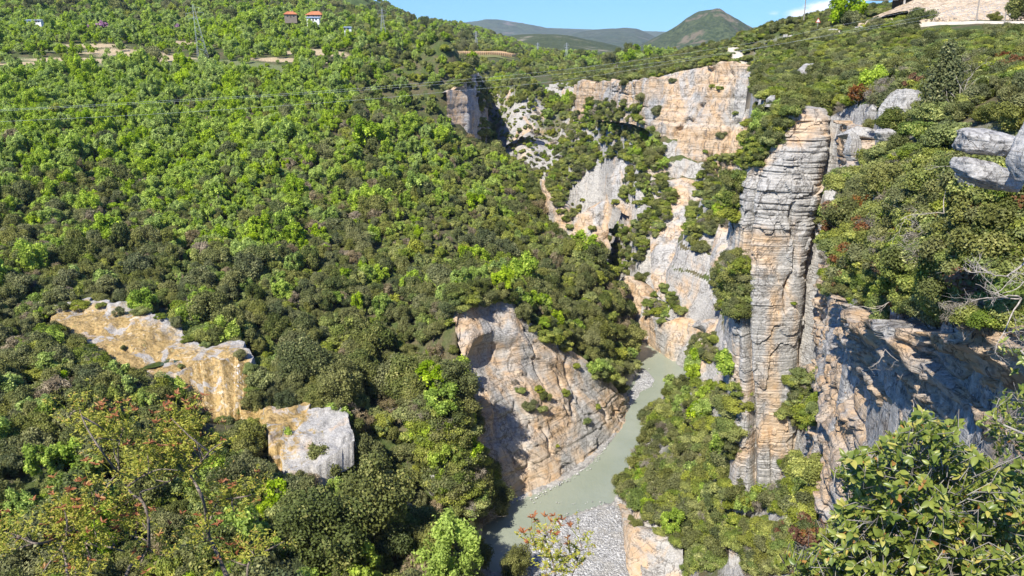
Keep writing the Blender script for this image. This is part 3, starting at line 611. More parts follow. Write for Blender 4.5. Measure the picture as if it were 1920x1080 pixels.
L_red = leaf_mat('leaf_red', (0.22, 0.085, 0.035), (0.27, 0.12, 0.045), (0.16, 0.17, 0.05), 0.3)
L_pink = leaf_mat('leaf_pink', (0.38, 0.20, 0.30), (0.45, 0.26, 0.36), None, 0.3)
L_dry = leaf_mat('leaf_grey', (0.22, 0.19, 0.13), (0.26, 0.22, 0.16), (0.30, 0.26, 0.2), 0.2)
PROTO = {}
def kind(key, name, crown, trunk, n, **kw):
    PROTO[key] = dict(name=name, crowns=[crown_mesh(crown, kw['mat'], kw['seed'] + i, **{k: v for k, v in kw.items() if k not in ('mat', 'seed', 'tk')}) for i in range(n)],
                      trunks=[trunk_mesh(trunk, kw['tk'][0], kw['seed'] + 50 + i, *kw['tk'][1:]) for i in range(min(n, 3))], rx=kw['rx'], top=kw['zc'] + kw['rz'])
kind('ever', 'evergreen_oak', 'crown', 'trunk', 4, mat=L_ever, seed=100, rx=3.0, rz=2.7, zc=3.1, lobes=30, leaves=10500, ln=0.31, wd=0.22, lob=0.31, tk=(bark, 3.2, 0.2, 5, 2.2))
kind('spring', 'deciduous_tree', 'crown', 'trunk', 3, mat=L_spring, seed=200, rx=2.7, rz=2.9, zc=3.5, lobes=34, leaves=7000, ln=0.38, wd=0.27, lob=0.26, gap=0.3, tk=(barkgrey, 3.6, 0.15, 7, 2.0))
kind('mid', 'tall_shrub', 'foliage', 'stem', 4, mat=L_mid, seed=300, rx=2.3, rz=1.9, zc=1.9, lobes=26, leaves=6000, ln=0.32, wd=0.2, lob=0.3, tk=(bark, 2.0, 0.09, 4, 1.6, 3))
kind('bare', 'leafless_shrub', 'twigs', 'stem', 2, mat=L_bare, seed=400, rx=2.2, rz=2.1, zc=2.3, lobes=22, leaves=2400, ln=0.6, wd=0.10, lob=0.32, gap=0.3, tk=(barkgrey, 2.6, 0.1, 8, 2.0, 3))
kind('scrub', 'rim_shrub', 'foliage', 'stem', 4, mat=L_mid, seed=500, rx=1.5, rz=1.0, zc=0.9, lobes=22, leaves=9000, ln=0.15, wd=0.095, lob=0.34, flat=0.25, tk=(bark, 1.0, 0.05, 4, 1.0, 3))
kind('dscrub', 'dark_shrub', 'foliage', 'stem', 3, mat=L_ever, seed=600, rx=1.5, rz=1.2, zc=1.1, lobes=22, leaves=9000, ln=0.15, wd=0.095, lob=0.34, tk=(bark, 1.2, 0.05, 4, 1.0, 3))
kind('red', 'reddish_shrub', 'foliage', 'stem', 2, mat=L_red, seed=700, rx=1.5, rz=1.2, zc=1.2, lobes=22, leaves=3800, ln=0.20, wd=0.12, lob=0.3, gap=0.3, tk=(barkgrey, 1.4, 0.05, 6, 1.2, 3))
kind('dry', 'dry_shrub', 'twigs', 'stem', 2, mat=L_dry, seed=800, rx=1.4, rz=1.1, zc=1.0, lobes=18, leaves=2200, ln=0.42, wd=0.035, lob=0.34, gap=0.2, tk=(deadwood, 1.3, 0.04, 9, 1.3, 4))

# ---------------------------------------------------------------- what a ray from the camera meets
def bvh_of(obs):
    V = []; Fc = []; n = 0
    for o in obs:
        me = o.data; co = np.empty(len(me.vertices) * 3, np.float32); me.vertices.foreach_get('co', co); co = co.reshape(-1, 3)
        V += co.tolist(); Fc += [[i + n for i in p.vertices] for p in me.polygons]; n += len(co)
    return BVHTree.FromPolygons(V, Fc)
BVH = bvh_of([terrain] + CLIFFS)
EYE = Vector((0, 0, CAMZ))
def hit(px, py):
    d = Vector(raydir(px, py)).normalized(); loc, nor, i, dist = BVH.ray_cast(EYE, d)
    return (None, None, None) if loc is None else (np.array(loc), nor, dist)
def seen(P, tol=3.0):
    d = Vector(P) - EYE; L = d.length; loc, _, _, dist = BVH.ray_cast(EYE, d.normalized(), L)
    return loc is None or dist > L - tol
def inpoly(px, py, poly):
    return polyline_sd(np.asarray(px, float), np.asarray(py, float), poly) > 0

# ground that must stay open: (outline in the photo, distance beyond which the plant stands behind it)
CLEAR = [([(80, 575), (330, 582), (460, 655), (462, 770), (385, 800), (330, 735), (250, 725), (150, 655), (110, 610)], 118),
         ([(500, 770), (560, 765), (640, 790), (640, 835), (560, 885), (515, 880)], 112),
         ([(866, 545), (950, 555), (1000, 612), (1060, 640), (1100, 690), (1165, 745), (1160, 800), (1100, 885), (990, 945), (975, 920), (960, 800), (915, 690), (880, 620)], 137),
         ([(1195, 640), (1290, 700), (1225, 790), (1160, 910), (1165, 1080), (1060, 1080), (1030, 990), (980, 950), (1100, 890), (1165, 800), (1195, 700)], 130),
         ([(845, 130), (895, 130), (895, 250), (850, 240)], 385), ([(850, 91), (968, 99), (968, 110), (850, 104)], 765)]
def blocked(x, y, zb, r, top):
    """does a plant here hide ground that the photograph shows open?"""
    px, py, dep = proj(np.stack([x, y, zb + top * 0.6], -1)); rp = r * F / dep * 0.75; bad = np.zeros(len(x), bool)
    px2, py2, _ = proj(np.stack([x, y, zb + top], -1))
    for poly, dist in CLEAR:
        near = y < dist + 60
        b = np.zeros(len(x), bool)
        for ox, oy in ((0, 0), (-1, 0), (1, 0), (0, -.8), (0, .6)):
            b |= polyline_sd(px + ox * rp, py + oy * rp, poly) > 0
        bad |= b & near
    return bad
PLANTS = []     # dict(k, x, y, z, s, rz, region)
def put(k, x, y, z, s, region, rz=None, sz=1.0): PLANTS.append((k, float(x), float(y), float(z), float(s), random.uniform(0, 6.28) if rz is None else rz, region, sz))

# ---- the wooded left slope and everything beyond, over the whole map
def jitter_grid(x0, x1, y0, y1, s):
    gx, gy = np.meshgrid(np.arange(x0, x1, s), np.arange(y0, y1, s)); n = gx.size
    return gx.ravel() + RNG.uniform(-.6, .6, n) * s, gy.ravel() + RNG.uniform(-.6, .6, n) * s
def slope_at(x, y):
    e = 1.0; a = ground(x + e, y, False)[0]; b = ground(x - e, y, False)[0]; c = ground(x, y + e, False)[0]; d = ground(x, y - e, False)[0]
    return np.hypot(a - b, c - d) / 2
def wood(x0, x1, y0, y1, sp):
    x, y = jitter_grid(x0, x1, y0, y1, sp)
    k = np.abs(np.arctan2(x, y)) < R_(38); x, y = x[k], y[k]
    h, s_p, s_l, s_r, s_b = ground(x, y); k = (s_l > 0.8) & (s_p < -1) & ((s_r < -1.0) | (s_l > 3)) & ((s_b < -.5) | (s_l > 3)) | (y > 470) & (s_p < 0)
    return x[k], y[k], h[k]
def zone(px, py, x, y):
    """which kind grows where, as in the photo: fresh green upper left, evergreen below, olive scrub towards the gorge"""
    n = fbm(x * .03, y * .022, 0, 41, 3); n2 = fbm(x * .09, y * .09, 3, 45, 2)
    b = 0.95 * sstep(760, 420, px) * sstep(350, 240, py) + 0.30 * sstep(800, 400, px) * sstep(560, 330, py) + 0.18 * sstep(900, 600, py) * sstep(1000, 300, px) * .4 + 0.10
    b = np.clip(b + 0.55 * n, 0.02, 0.9) * (0.35 + 0.65 * sstep(20, 50, py))
    m = np.clip(0.48 + 0.35 * sstep(600, 800, px) * sstep(560, 420, py) + 0.35 * n2 + 0.3 * sstep(420, 250, py), 0.08, 0.9)
    r = RNG.uniform(0, 1, len(px)); r2 = RNG.uniform(0, 1, len(px))
    out = np.where(r < b, 'spring', np.where(r2 < m, 'mid', 'ever'))
    return np.where((RNG.uniform(0, 1, len(px)) < 0.075) & (py > 200), 'bare', out)
for x0, x1, y0, y1, sp, sc in [(-110, 20, 62, 140, 2.8, 0.82), (-190, 60, 140, 240, 2.6, 0.68), (-300, 60, 240, 380, 2.9, 0.70), (-480, 80, 380, 620, 4.3, 0.85), (5, 75, 422, 640, 4.0, 0.8), (-800, 330, 620, 1000, 7.5, 1.2)]:
    x, y, z = wood(x0, x1, y0, y1, sp); px, py, dep = proj(np.stack([x, y, z + 3], -1))
    kd = zone(px, py, x, y); sl = slope_at(x, y)
    m = np.zeros(len(x)); e = np.zeros(len(x)); Pxy = np.stack([x, y], -1)
    for a in MEADOW: m = np.maximum(m, patch(Pxy, W(*a[:3]), a[3], a[4]))
    for a in EARTH:
        if a[3]: e = np.maximum(e, patch(Pxy, W(*a[:3]), a[3], a[4]))
    op = np.maximum(m, e); thin = RNG.uniform(0, 1, len(x)) < np.where(op > 0.4, 0.2, np.where((py > 48) & (py < 125) & (px < 760) & (y > 380), 0.62, 1.0))
    rr = np.where((px > 945) & (px < 1060) & (py > 195) & (py < 335) & (y > 400) & (y < 490), 0.10, 1.0); thin &= RNG.uniform(0, 1, len(x)) < rr
    s = sc * np.clip(np.exp(RNG.normal(-.04, .30, len(x))), .45, 1.9) * np.where(op > 0.25, 0.6, 1)
    s = s * (1 + 0.25 * fbm(x * .05, y * .05, 0, 61, 2))
    rad = np.array([PROTO[k]['rx'] for k in kd]) * s; top = np.array([PROTO[k]['top'] for k in kd]) * s
    ok = thin & (sl < 3.0) & ~blocked(x, y, z, rad, top) & (px > -150) & (px < 2070)
    for i in np.nonzero(ok)[0]: put(kd[i], x[i], y[i], z[i] - 0.2, s[i], sz=random.uniform(.75, 1.35), region='left slope' if x[i] < 60 and y[i] < 470 else 'valley')

STONES = [(1585, 250, 1640, 278), (1672, 210, 1730, 252), (1800, 240, 1905, 350), (1808, 380, 1868, 440), (1435, 186, 1470, 208), (1492, 132, 1528, 160)]
# ---- scrub of the right-hand plateau
for x0, x1, y0, y1, sp, sc in [(10, 60, 14, 62, 1.75, 0.95), (18, 130, 62, 140, 2.0, 1.0), (30, 260, 140, 330, 2.6, 1.05), (30, 420, 330, 600, 4.4, 1.5)]:
    x, y = jitter_grid(x0, x1, y0, y1, sp); h, s_p, *_ = ground(x, y); px, py, dep = proj(np.stack([x, y, h + .6], -1))
    k = (s_p > 0.5) & (px > 1000) & (px < 2050) & (py > -120)
    n = fbm(x * .06, y * .06, 2, 51, 3); r = RNG.uniform(0, 1, len(x))
    for i in np.nonzero(k)[0]:
        if any(a_ < px[i] < c_ and b_ < py[i] < d_ for a_, b_, c_, d_ in STONES): continue
        if y[i] > 150 and -5 < py[i] < 62 and px[i] > 1700: continue      # quarried bank and road edge
        kd = 'scrub' if r[i] < .52 + .3 * n[i] else 'dscrub' if r[i] < .84 else 'red' if r[i] < .88 and y[i] < 110 else 'dry' if y[i] < 120 and r[i] < .96 else 'scrub'
        put(kd, x[i], y[i], h[i] - 0.05, sc * random.uniform(.65, 1.3), 'right plateau')

# ---- scrub on the right flank of the gorge, where the photo shows it
VEG = [([(1030, 180), (1085, 178), (1085, 290), (1050, 310), (1025, 250)], 45, 1.7, 1.0),
       ([(325, 585), (450, 640), (445, 660), (350, 640)], 20, 1.7, 1.0),
       ([(780, 780), (880, 750), (935, 955), (905, 990), (800, 910)], 90, 1.9, 1.0),
       ([(1548, 345), (1700, 290), (1800, 330), (1920, 330), (1920, 600), (1800, 600), (1700, 575), (1620, 550), (1545, 535)], 280, .95, 1.0),
       ([(1545, 530), (1640, 550), (1740, 575), (1920, 600), (1920, 630), (1740, 605), (1640, 580), (1545, 560)], 40, .6, 1.0),
       ([(855, 560), (900, 530), (960, 540), (1010, 590), (1060, 625), (1110, 672), (1165, 720), (1150, 735), (1090, 690), (1000, 628), (940, 572), (860, 585)], 60, 1.35, 1.0),
       ([(890, 150), (910, 150), (945, 330), (925, 320), (900, 280)], 40, 1.9, 1.0), ([(838, 140), (880, 118), (895, 128), (880, 150), (850, 170)], 16, 2.2, 1.0),
       ([(60, 555), (330, 565), (480, 650), (470, 640), (345, 545), (60, 535)], 34, 1.5, 1.0), ([(95, 622), (160, 668), (230, 716), (330, 742), (372, 805), (345, 815), (205, 740), (80, 645)], 60, 1.5, 1.0),
       ([(485, 690), (520, 690), (660, 780), (670, 850), (560, 900), (640, 860), (650, 800), (520, 760)], 30, 1.3, 1.0),
       ([(1105, 190), (1205, 205), (1235, 262), (1240, 320), (1150, 300), (1090, 330), (1050, 390), (1022, 340), (1060, 270), (1100, 215)], 230, 1.55, .9),
       ([(1035, 360), (1090, 370), (1100, 430), (1060, 430)], 14, 1.0, .6), ([(1180, 310), (1240, 320), (1250, 360), (1200, 390), (1150, 390)], 40, 1.2, .6),
       ([(1330, 300), (1390, 290), (1390, 430), (1350, 430), (1310, 480), (1285, 440), (1300, 360)], 95, 1.3, .9),
       ([(1140, 440), (1215, 400), (1262, 350), (1262, 390), (1215, 470), (1180, 520), (1150, 520)], 85, 1.3, .85),
       ([(1200, 570), (1255, 540), (1290, 590), (1230, 610)], 20, 1.1, .7), ([(1335, 520), (1392, 480), (1392, 600), (1350, 590)], 45, 1.2, .85),
       ([(1215, 760), (1290, 690), (1320, 730), (1390, 700), (1385, 800), (1365, 900), (1400, 950), (1395, 1000), (1330, 1080), (1290, 1080), (1250, 1000), (1190, 960), (1160, 915), (1200, 850)], 235, 1.35, 1.0),
       ([(1290, 650), (1350, 630), (1350, 690), (1300, 700)], 14, 1.3, .9), ([(1400, 980), (1530, 1000), (1530, 1080), (1400, 1080)], 60, 1.1, 1.0),
       ([(1440, 880), (1500, 850), (1530, 900), (1530, 1000), (1420, 980)], 24, 1.1, .8), ([(1480, 710), (1530, 700), (1530, 810), (1470, 800)], 22, 1.1, .9),
       ([(1400, 250), (1425, 215), (1460, 203), (1490, 210), (1470, 250), (1430, 300), (1396, 330)], 60, .9, .9),
       ([(930, 150), (1060, 235), (1040, 340), (960, 320), (930, 260)], 150, .85, .8), ([(950, 300), (1010, 330), (1015, 400), (985, 350)], 40, 1.9, 1)]
for poly, n, sc, den in VEG:
    p = np.array(poly); got = 0; tries = 0
    n = int(n * 1.7)
    while got < n and tries < n * 6:
        tries += 1; px = random.uniform(p[:, 0].min(), p[:, 0].max()); py = random.uniform(p[:, 1].min(), p[:, 1].max())
        if not inpoly([px], [py], poly)[0]: continue
        loc, nor, dist = hit(px, py)
        if loc is None or random.random() > den: continue
        if nor.z < -0.1: continue
        got += 1; r = random.random()
        if any(a_ < px < c_ and b_ < py < d_ for a_, b_, c_, d_ in STONES): continue
        kd = 'spring' if r < .05 and loc[1] > 100 else 'scrub' if r < .55 else 'dscrub' if r < .85 else 'mid' if r < .93 and loc[1] > 80 else 'dry' if r > .93 else 'red' if loc[1] < 80 and r < .88 else 'scrub'
        f = 0.55 if kd in ('mid', 'spring') else 1.0
        put(kd, *(loc - np.array([0, 0, .25])), sc * f * random.uniform(.6, 1.35), 'right flank')
# ---- tufts clinging to the faces, one by one
TUFTS = [(1010, 735, .9, 'scrub'), (975, 735, .8, 'scrub'), (990, 768, 1.1, 'dscrub'), (1022, 752, 1.2, 'dscrub'), (1060, 740, .9, 'scrub'), (1100, 795, .9, 'scrub'), (1045, 838, .4, 'scrub'), (1015, 770, .9, 'scrub'), (965, 720, .7, 'dry'), (1080, 690, .8, 'scrub'), (1120, 765, .7, 'scrub'),
         (1160, 735, 1.5, 'dscrub'), (1150, 700, 1.6, 'dscrub'), (1115, 690, 1.6, 'mid'), (1175, 700, 1.6, 'dscrub'), (1185, 660, 1.8, 'mid'), (1190, 690, 1.6, 'scrub'), (975, 560, 1.7, 'dscrub'), (990, 540, 1.9, 'dscrub'), (1010, 590, 1.6, 'dscrub'), (945, 540, 1.2, 'scrub'), (905, 545, 1.2, 'scrub'), (880, 545, 1.2, 'dscrub'), (848, 590, 1.7, 'dscrub'), (856, 575, 1.6, 'mid'), (862, 556, 1.7, 'dscrub'), (850, 610, 1.5, 'scrub'),
         (1335, 165, .9, 'scrub'), (1350, 168, 1.0, 'scrub'), (1378, 215, .9, 'scrub'), (1352, 258, 1.2, 'dscrub'), (1322, 288, .9, 'scrub'), (1165, 145, 1.8, 'dscrub'), (1170, 160, 1.6, 'dscrub'), (1260, 155, 1.0, 'dscrub'), (1230, 215, 1.8, 'dscrub'), (1150, 205, 1.8, 'dscrub'), (1205, 190, 1.9, 'dscrub'),
         (1488, 572, .35, 'scrub'), (1497, 640, .2, 'scrub'), (1500, 800, .9, 'scrub'), (1410, 300, .9, 'scrub'), (1395, 270, 1.0, 'dscrub'), (1075, 405, 1.4, 'dscrub'), (1050, 400, 1.2, 'scrub'), (1110, 430, 1.2, 'scrub'), (1200, 525, 1.5, 'dscrub'), (1215, 590, 1.2, 'scrub'), (1325, 430, 1.2, 'scrub'), (1305, 470, 1.2, 'scrub'),
         (1245, 540, 1.2, 'scrub'), (1235, 575, 1.0, 'dscrub'), (1280, 585, 1.2, 'scrub'), (1330, 645, 1.7, 'dscrub'), (1310, 660, 1.6, 'mid'), (1500, 745, 1.3, 'scrub'), (1190, 985, .8, 'dscrub'), (1215, 965, .9, 'scrub'), (1235, 1000, .8, 'scrub'), (880, 165, 2.2, 'dscrub'), (868, 155, 2.2, 'dscrub'), (850, 162, 2.2, 'mid')]
for px, py, s, kd in TUFTS:
    loc, nor, dist = hit(px, py)
    if loc is not None: put(kd, *(loc - np.array([0, 0, .35 * s])), s * (0.6 if kd == 'mid' else 1), 'face')

# ---------------------------------------------------------------- the nearest as things of their own, the rest as one mass per kind
def place_plant(k, x, y, z, s, rz, label, cat, group, sz=1.0, i=None):
    pr = PROTO[k]; i = random.randrange(100) if i is None else i
    ax = .82 + .36 * ((rz * 7.31) % 1); o = empty(pr['name'], (x, y, z), rz, (s * ax, s * (2 - ax), s * sz)); tag(o, label, cat, group)
    cr = pr['crowns'][i % len(pr['crowns'])]; tr = pr['trunks'][i % len(pr['trunks'])]
    link(tr.name.split('.')[0], tr, o); link(cr.name.split('.')[0], cr, o); return o
INFO = {'ever': ('dark evergreen oak with a dense rounded crown in the wooded left slope', 'tree', 'evergreen oaks of the wooded slope'),
        'spring': ('fresh bright green deciduous tree with loose leaves in the wooded left slope', 'tree', 'bright green trees of the wooded slope'),
        'mid': ('olive green bushy shrub between the taller trees of the slope', 'shrub', 'olive shrubs of the slopes'),
        'bare': ('brownish half leafless shrub among the green trees of the slope', 'shrub', 'brownish leafless shrubs'),
        'scrub': ('low olive green shrub of the scrub on the right side of the gorge', 'shrub', 'olive scrub on the right side'),
        'dscrub': ('low dark green shrub of the scrub on the right side of the gorge', 'shrub', 'dark scrub on the right side'),
        'red': ('low reddish shrub in the scrub of the right rim', 'shrub', 'reddish shrubs on the right rim'),
        'dry': ('dry grey twiggy shrub in the scrub of the right side', 'shrub', 'dry shrubs on the right side')}
MASS = {}
bykind = {}
for p in PLANTS: bykind.setdefault(p[0], []).append(p)
for k, L in bykind.items():
    pr = PROTO[k]; P = np.array([[p[1], p[2], p[3] + pr['top'] * .55 * p[4]] for p in L]); px, py, dep = proj(P); size = np.array([p[4] for p in L]) * pr['rx'] / dep
    inside = (px > 15) & (px < 1905) & (py > 10) & (py < 1065); order = np.argsort(-size * inside); taken = set()
    for i in order:
        if len(taken) >= 290 or not inside[i]: break
        if seen(P[i], 1.5): taken.add(int(i))
    for i, p in enumerate(L):
        if i in taken: place_plant(k, p[1], p[2], p[3], p[4], p[5], *INFO[k], sz=p[7])
        else: MASS.setdefault(k, []).append(p)
def mass_object(name, k, L):
    """all plants of one kind beyond the nearest 290, as one object of instances"""
    pr = PROTO[k]; me = bpy.data.meshes.new(name); n = len(L); me.vertices.add(n)
    me.vertices.foreach_set('co', np.array([p[1:4] for p in L], np.float32).ravel())
    nv = len(pr['crowns']); a = me.attributes.new('idx', 'INT', 'POINT'); a.data.foreach_set('value', (np.arange(n) * 7 % nv).astype(np.int32))
    a = me.attributes.new('scl', 'FLOAT_VECTOR', 'POINT'); a.data.foreach_set('vector', np.array([[p[4] * (.82 + .36 * ((p[5] * 7.31) % 1)), p[4] * (1.18 - .36 * ((p[5] * 7.31) % 1)), p[4] * p[7]] for p in L], np.float32).ravel())
    a = me.attributes.new('rot', 'FLOAT_VECTOR', 'POINT'); a.data.foreach_set('vector', np.array([[0, 0, p[5]] for p in L], np.float32).ravel())
    o = tag(link(name, me), kind='stuff')
    ng = bpy.data.node_groups.new(name, 'GeometryNodeTree'); ng.interface.new_socket('Geometry', in_out='INPUT', socket_type='NodeSocketGeometry'); ng.interface.new_socket('Geometry', in_out='OUTPUT', socket_type='NodeSocketGeometry')
    gi = ng.nodes.new('NodeGroupInput'); go = ng.nodes.new('NodeGroupOutput'); jn = ng.nodes.new('GeometryNodeJoinGeometry')
    def named(nm, ty):
        x = ng.nodes.new('GeometryNodeInputNamedAttribute'); x.data_type = ty; x.inputs[0].default_value = nm; return [s for s in x.outputs if s.enabled and s.name == 'Attribute'][0]
    src = {}
    for ob in SC.objects:
        if ob.type == 'MESH' and ob.parent is not None and ob.data in pr['crowns'] and ob.data not in src: src[ob.data] = ob
    for i, cm in enumerate(pr['crowns']):
        if cm not in src: continue
        oi = ng.nodes.new('GeometryNodeObjectInfo'); oi.transform_space = 'ORIGINAL'; oi.inputs['Object'].default_value = src[cm]; oi.inputs['As Instance'].default_value = True
        ip = ng.nodes.new('GeometryNodeInstanceOnPoints'); cmp_ = ng.nodes.new('FunctionNodeCompare'); cmp_.data_type = 'INT'; cmp_.operation = 'EQUAL'
        ai = [s for s in cmp_.inputs if s.enabled]; ng.links.new(named('idx', 'INT'), ai[0]); ai[1].default_value = i
        ng.links.new(gi.outputs[0], ip.inputs['Points']); ng.links.new(cmp_.outputs[0], ip.inputs['Selection']); ng.links.new(oi.outputs['Geometry'], ip.inputs['Instance'])
        ng.links.new(named('rot', 'FLOAT_VECTOR'), ip.inputs['Rotation']); ng.links.new(named('scl', 'FLOAT_VECTOR'), ip.inputs['Scale']); ng.links.new(ip.outputs[0], jn.inputs[0])
    ng.links.new(jn.outputs[0], go.inputs[0]); md = o.modifiers.new('scatter', 'NODES'); md.node_group = ng; return o
HAZE = 4e-5
# ---------------------------------------------------------------- hills and mountains beyond
def hill(name, sky, Y, Yfoot, zfoot, seed, mat, rough=0.06, back=0.5, nu=260, nv=90):
    sky = np.array(sky, float); xs = np.linspace(sky[0, 0], sky[-1, 0], nu); Q = catmull(np.c_[sky, np.zeros(len(sky))], nu)
    top = np.array([W(a, b, Y) for a, b, _ in Q]); v = np.linspace(0, 1, nv)[None]
    azm = np.arctan2(top[:, 0], top[:, 1])[:, None]; R0 = np.hypot(top[:, 0], top[:, 1])[:, None]
    vf = np.clip(v / 0.7, 0, 1); vb = np.clip((v - 0.7) / 0.3, 0, 1)
    Rr = Yfoot + (R0 - Yfoot) * vf + back * (R0 - Yfoot) * vb
    Hh = top[:, 2:3] - zfoot
    X, Yy = Rr * np.sin(azm), Rr * np.cos(azm); L = abs(Y - Yfoot)
    prof = zfoot + Hh * (0.75 * vf + 0.25 * sstep(0, 1, vf)) * (1 - 0.9 * vb ** 1.5)
    nz = (fbm(X / L * 2.6, Yy / L * 2.6, 0, seed, 5) - 0.8 * np.abs(fbm(X / L * 3.5, Yy / L * 2.2, 1, seed + 3, 4)) + .2) * Hh * rough * 4 * np.sin(np.clip(vf, 0, 1) * math.pi) + fbm(X / L * 40, Yy / L * 40, 0, seed, 2) * Hh * 0.012 + fbm(X / L * 14, Yy / L * 14, 0, seed + 8, 4) * Hh * 0.035 * sstep(0, .5, vf)
    Z = prof + nz
    me = mesh_np(name, np.stack([X, Yy, Z], -1).reshape(-1, 3), grid_faces(nu, nv), mat, True)
    tag(link(name, me), kind='structure'); return X, Yy, Z
def hill_mat(name, a, b, bare, s, bare_lo=0.60, tint=None):
    t = NT(name); P = t.pos((1, 1, 1)); n = t.noise(P, 0.10 * s, 6, 0.7); n2 = t.noise(t.pos((1, 1, 1)), 0.006 * s, 5, 0.6, 0.5); n3 = t.noise(P, 0.02 * s, 6, 0.65)
    c = t.mix(t.ramp(n, 0.35, 0.65), a, b); c = t.mix(t.ramp(n2, 0.4, 0.62), c, t.mix(0.5, c, tint or b))
    c = t.mix(t.math('MULTIPLY', t.ramp(n2, bare_lo, bare_lo + 0.06), t.ramp(n3, 0.42, 0.55)), c, bare)
    return t.done(t.bsdf(c, 0.95, 0.05, t.bump(n, 1.0, 6.0 / s)))
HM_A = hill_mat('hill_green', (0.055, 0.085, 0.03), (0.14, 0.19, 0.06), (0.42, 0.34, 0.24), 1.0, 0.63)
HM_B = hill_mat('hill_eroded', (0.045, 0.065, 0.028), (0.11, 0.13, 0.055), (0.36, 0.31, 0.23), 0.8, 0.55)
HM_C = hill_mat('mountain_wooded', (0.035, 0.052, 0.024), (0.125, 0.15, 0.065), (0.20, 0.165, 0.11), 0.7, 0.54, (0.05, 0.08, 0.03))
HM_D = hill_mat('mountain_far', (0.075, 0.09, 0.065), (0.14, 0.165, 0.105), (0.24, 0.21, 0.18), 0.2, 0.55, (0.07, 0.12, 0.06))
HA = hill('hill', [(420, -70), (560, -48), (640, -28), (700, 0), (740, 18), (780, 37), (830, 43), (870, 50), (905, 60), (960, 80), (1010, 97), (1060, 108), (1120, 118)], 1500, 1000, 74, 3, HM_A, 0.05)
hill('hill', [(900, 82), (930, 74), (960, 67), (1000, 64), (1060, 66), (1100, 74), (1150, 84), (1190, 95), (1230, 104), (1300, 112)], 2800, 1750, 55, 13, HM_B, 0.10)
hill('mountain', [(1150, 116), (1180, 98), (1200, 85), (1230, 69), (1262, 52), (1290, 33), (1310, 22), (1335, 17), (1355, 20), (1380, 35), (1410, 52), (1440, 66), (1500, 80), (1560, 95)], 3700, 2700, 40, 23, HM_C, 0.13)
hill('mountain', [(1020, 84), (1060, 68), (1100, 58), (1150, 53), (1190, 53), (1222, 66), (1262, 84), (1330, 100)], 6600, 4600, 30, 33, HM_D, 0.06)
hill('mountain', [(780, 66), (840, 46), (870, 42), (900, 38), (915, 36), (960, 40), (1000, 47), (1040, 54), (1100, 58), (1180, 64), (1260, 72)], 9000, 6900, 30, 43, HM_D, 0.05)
# trees on the near hill
X, Yy, Z = HA
nA = 5200; ii = RNG.uniform(0, X.shape[0] - 1.01, nA); jj = RNG.uniform(4, X.shape[1] * 0.74, nA); i0, j0 = ii.astype(int), jj.astype(int)
HILLT = np.stack([X[i0, j0], Yy[i0, j0], Z[i0, j0]], 1) + RNG.uniform(-3, 3, (nA, 3)) * [1, 1, 0]
keep = fbm(HILLT[:, 0] / 90, HILLT[:, 1] / 90, 0, 77, 3) > -0.25
hp_ = proj(HILLT); scar = np.abs((hp_[1] - 0) - (hp_[0] - 695) * 0.85) < 7; keep &= ~(scar & (hp_[0] < 770))
for q in HILLT[keep]:
    k = 'spring' if random.random() < .42 else 'mid' if random.random() < .5 else 'ever'
    MASS.setdefault(k, []).append((k, q[0], q[1], q[2] - .5, random.uniform(.8, 1.7), random.uniform(0, 6.28), 'far', 1.0))

# ---------------------------------------------------------------- gravel bar
t = NT('gravel'); P = t.pos((1, 1, 1)); v1 = t.vor(P, 4.2); v2 = t.vor(P, 1.6); n = t.noise(P, 0.25, 5)
sx_ = t.n('ShaderNodeSeparateColor'); t.l(v1.outputs['Color'], sx_.inputs[0])
c = t.mix(t.ramp(sx_.outputs[0], 0.1, 0.95), (0.36, 0.355, 0.34), (0.70, 0.69, 0.67)); c = t.mix(t.ramp(sx_.outputs[1], .86, .9), c, (0.25, 0.24, 0.23))
c = t.mix(t.math('MULTIPLY', t.ramp(n, .48, .62), .8), c, (0.46, 0.44, 0.40))
h = t.math('ADD', t.ramp(v1.outputs['Distance'], 0, .7, 1, 0), t.math('MULTIPLY', t.ramp(v2.outputs['Distance'], 0, .8, 1, 0), .8))
gravel_mat = t.done(t.bsdf(c, 0.9, 0.15, t.bump(h, 1.0, 0.22)))
def fill_poly(name, poly, zf, mat, st=0.5):
    p = np.array(poly); x = np.arange(p[:, 0].min() - st, p[:, 0].max() + st, st); y = np.arange(p[:, 1].min() - st, p[:, 1].max() + st, st)
    Xg, Yg = np.meshgrid(x, y, indexing='ij'); sd = polyline_sd(Xg, Yg, p); Zg = zf(Xg, Yg, sd); Fc = grid_faces(len(x), len(y)); ok = (sd.ravel() > -st)[Fc].any(1)
    return link(name, mesh_np(name, np.stack([Xg, Yg, Zg], -1).reshape(-1, 3), Fc[ok], mat, True))
bar = tag(fill_poly('gravel_bar', BAR_POLY, lambda x, y, sd: -0.25 + 0.75 * sstep(-.5, 3.0, sd) + 0.14 * fbm(x * .5, y * .5, 0, 5, 3) + .15 * fbm(x * .1, y * .1, 0, 6, 2), gravel_mat, 0.4), kind='structure')
BAR2 = [G(*a)[:2] for a in [(1188, 715), (1196, 694), (1212, 690), (1232, 712), (1226, 726), (1205, 735), (1196, 752), (1176, 772), (1168, 776), (1170, 745)]]
tag(fill_poly('gravel_bar', BAR2, lambda x, y, sd: -0.2 + 0.6 * sstep(-.3, 2.0, sd) + 0.12 * fbm(x * .5, y * .5, 0, 7, 3), gravel_mat, 0.4), kind='structure')
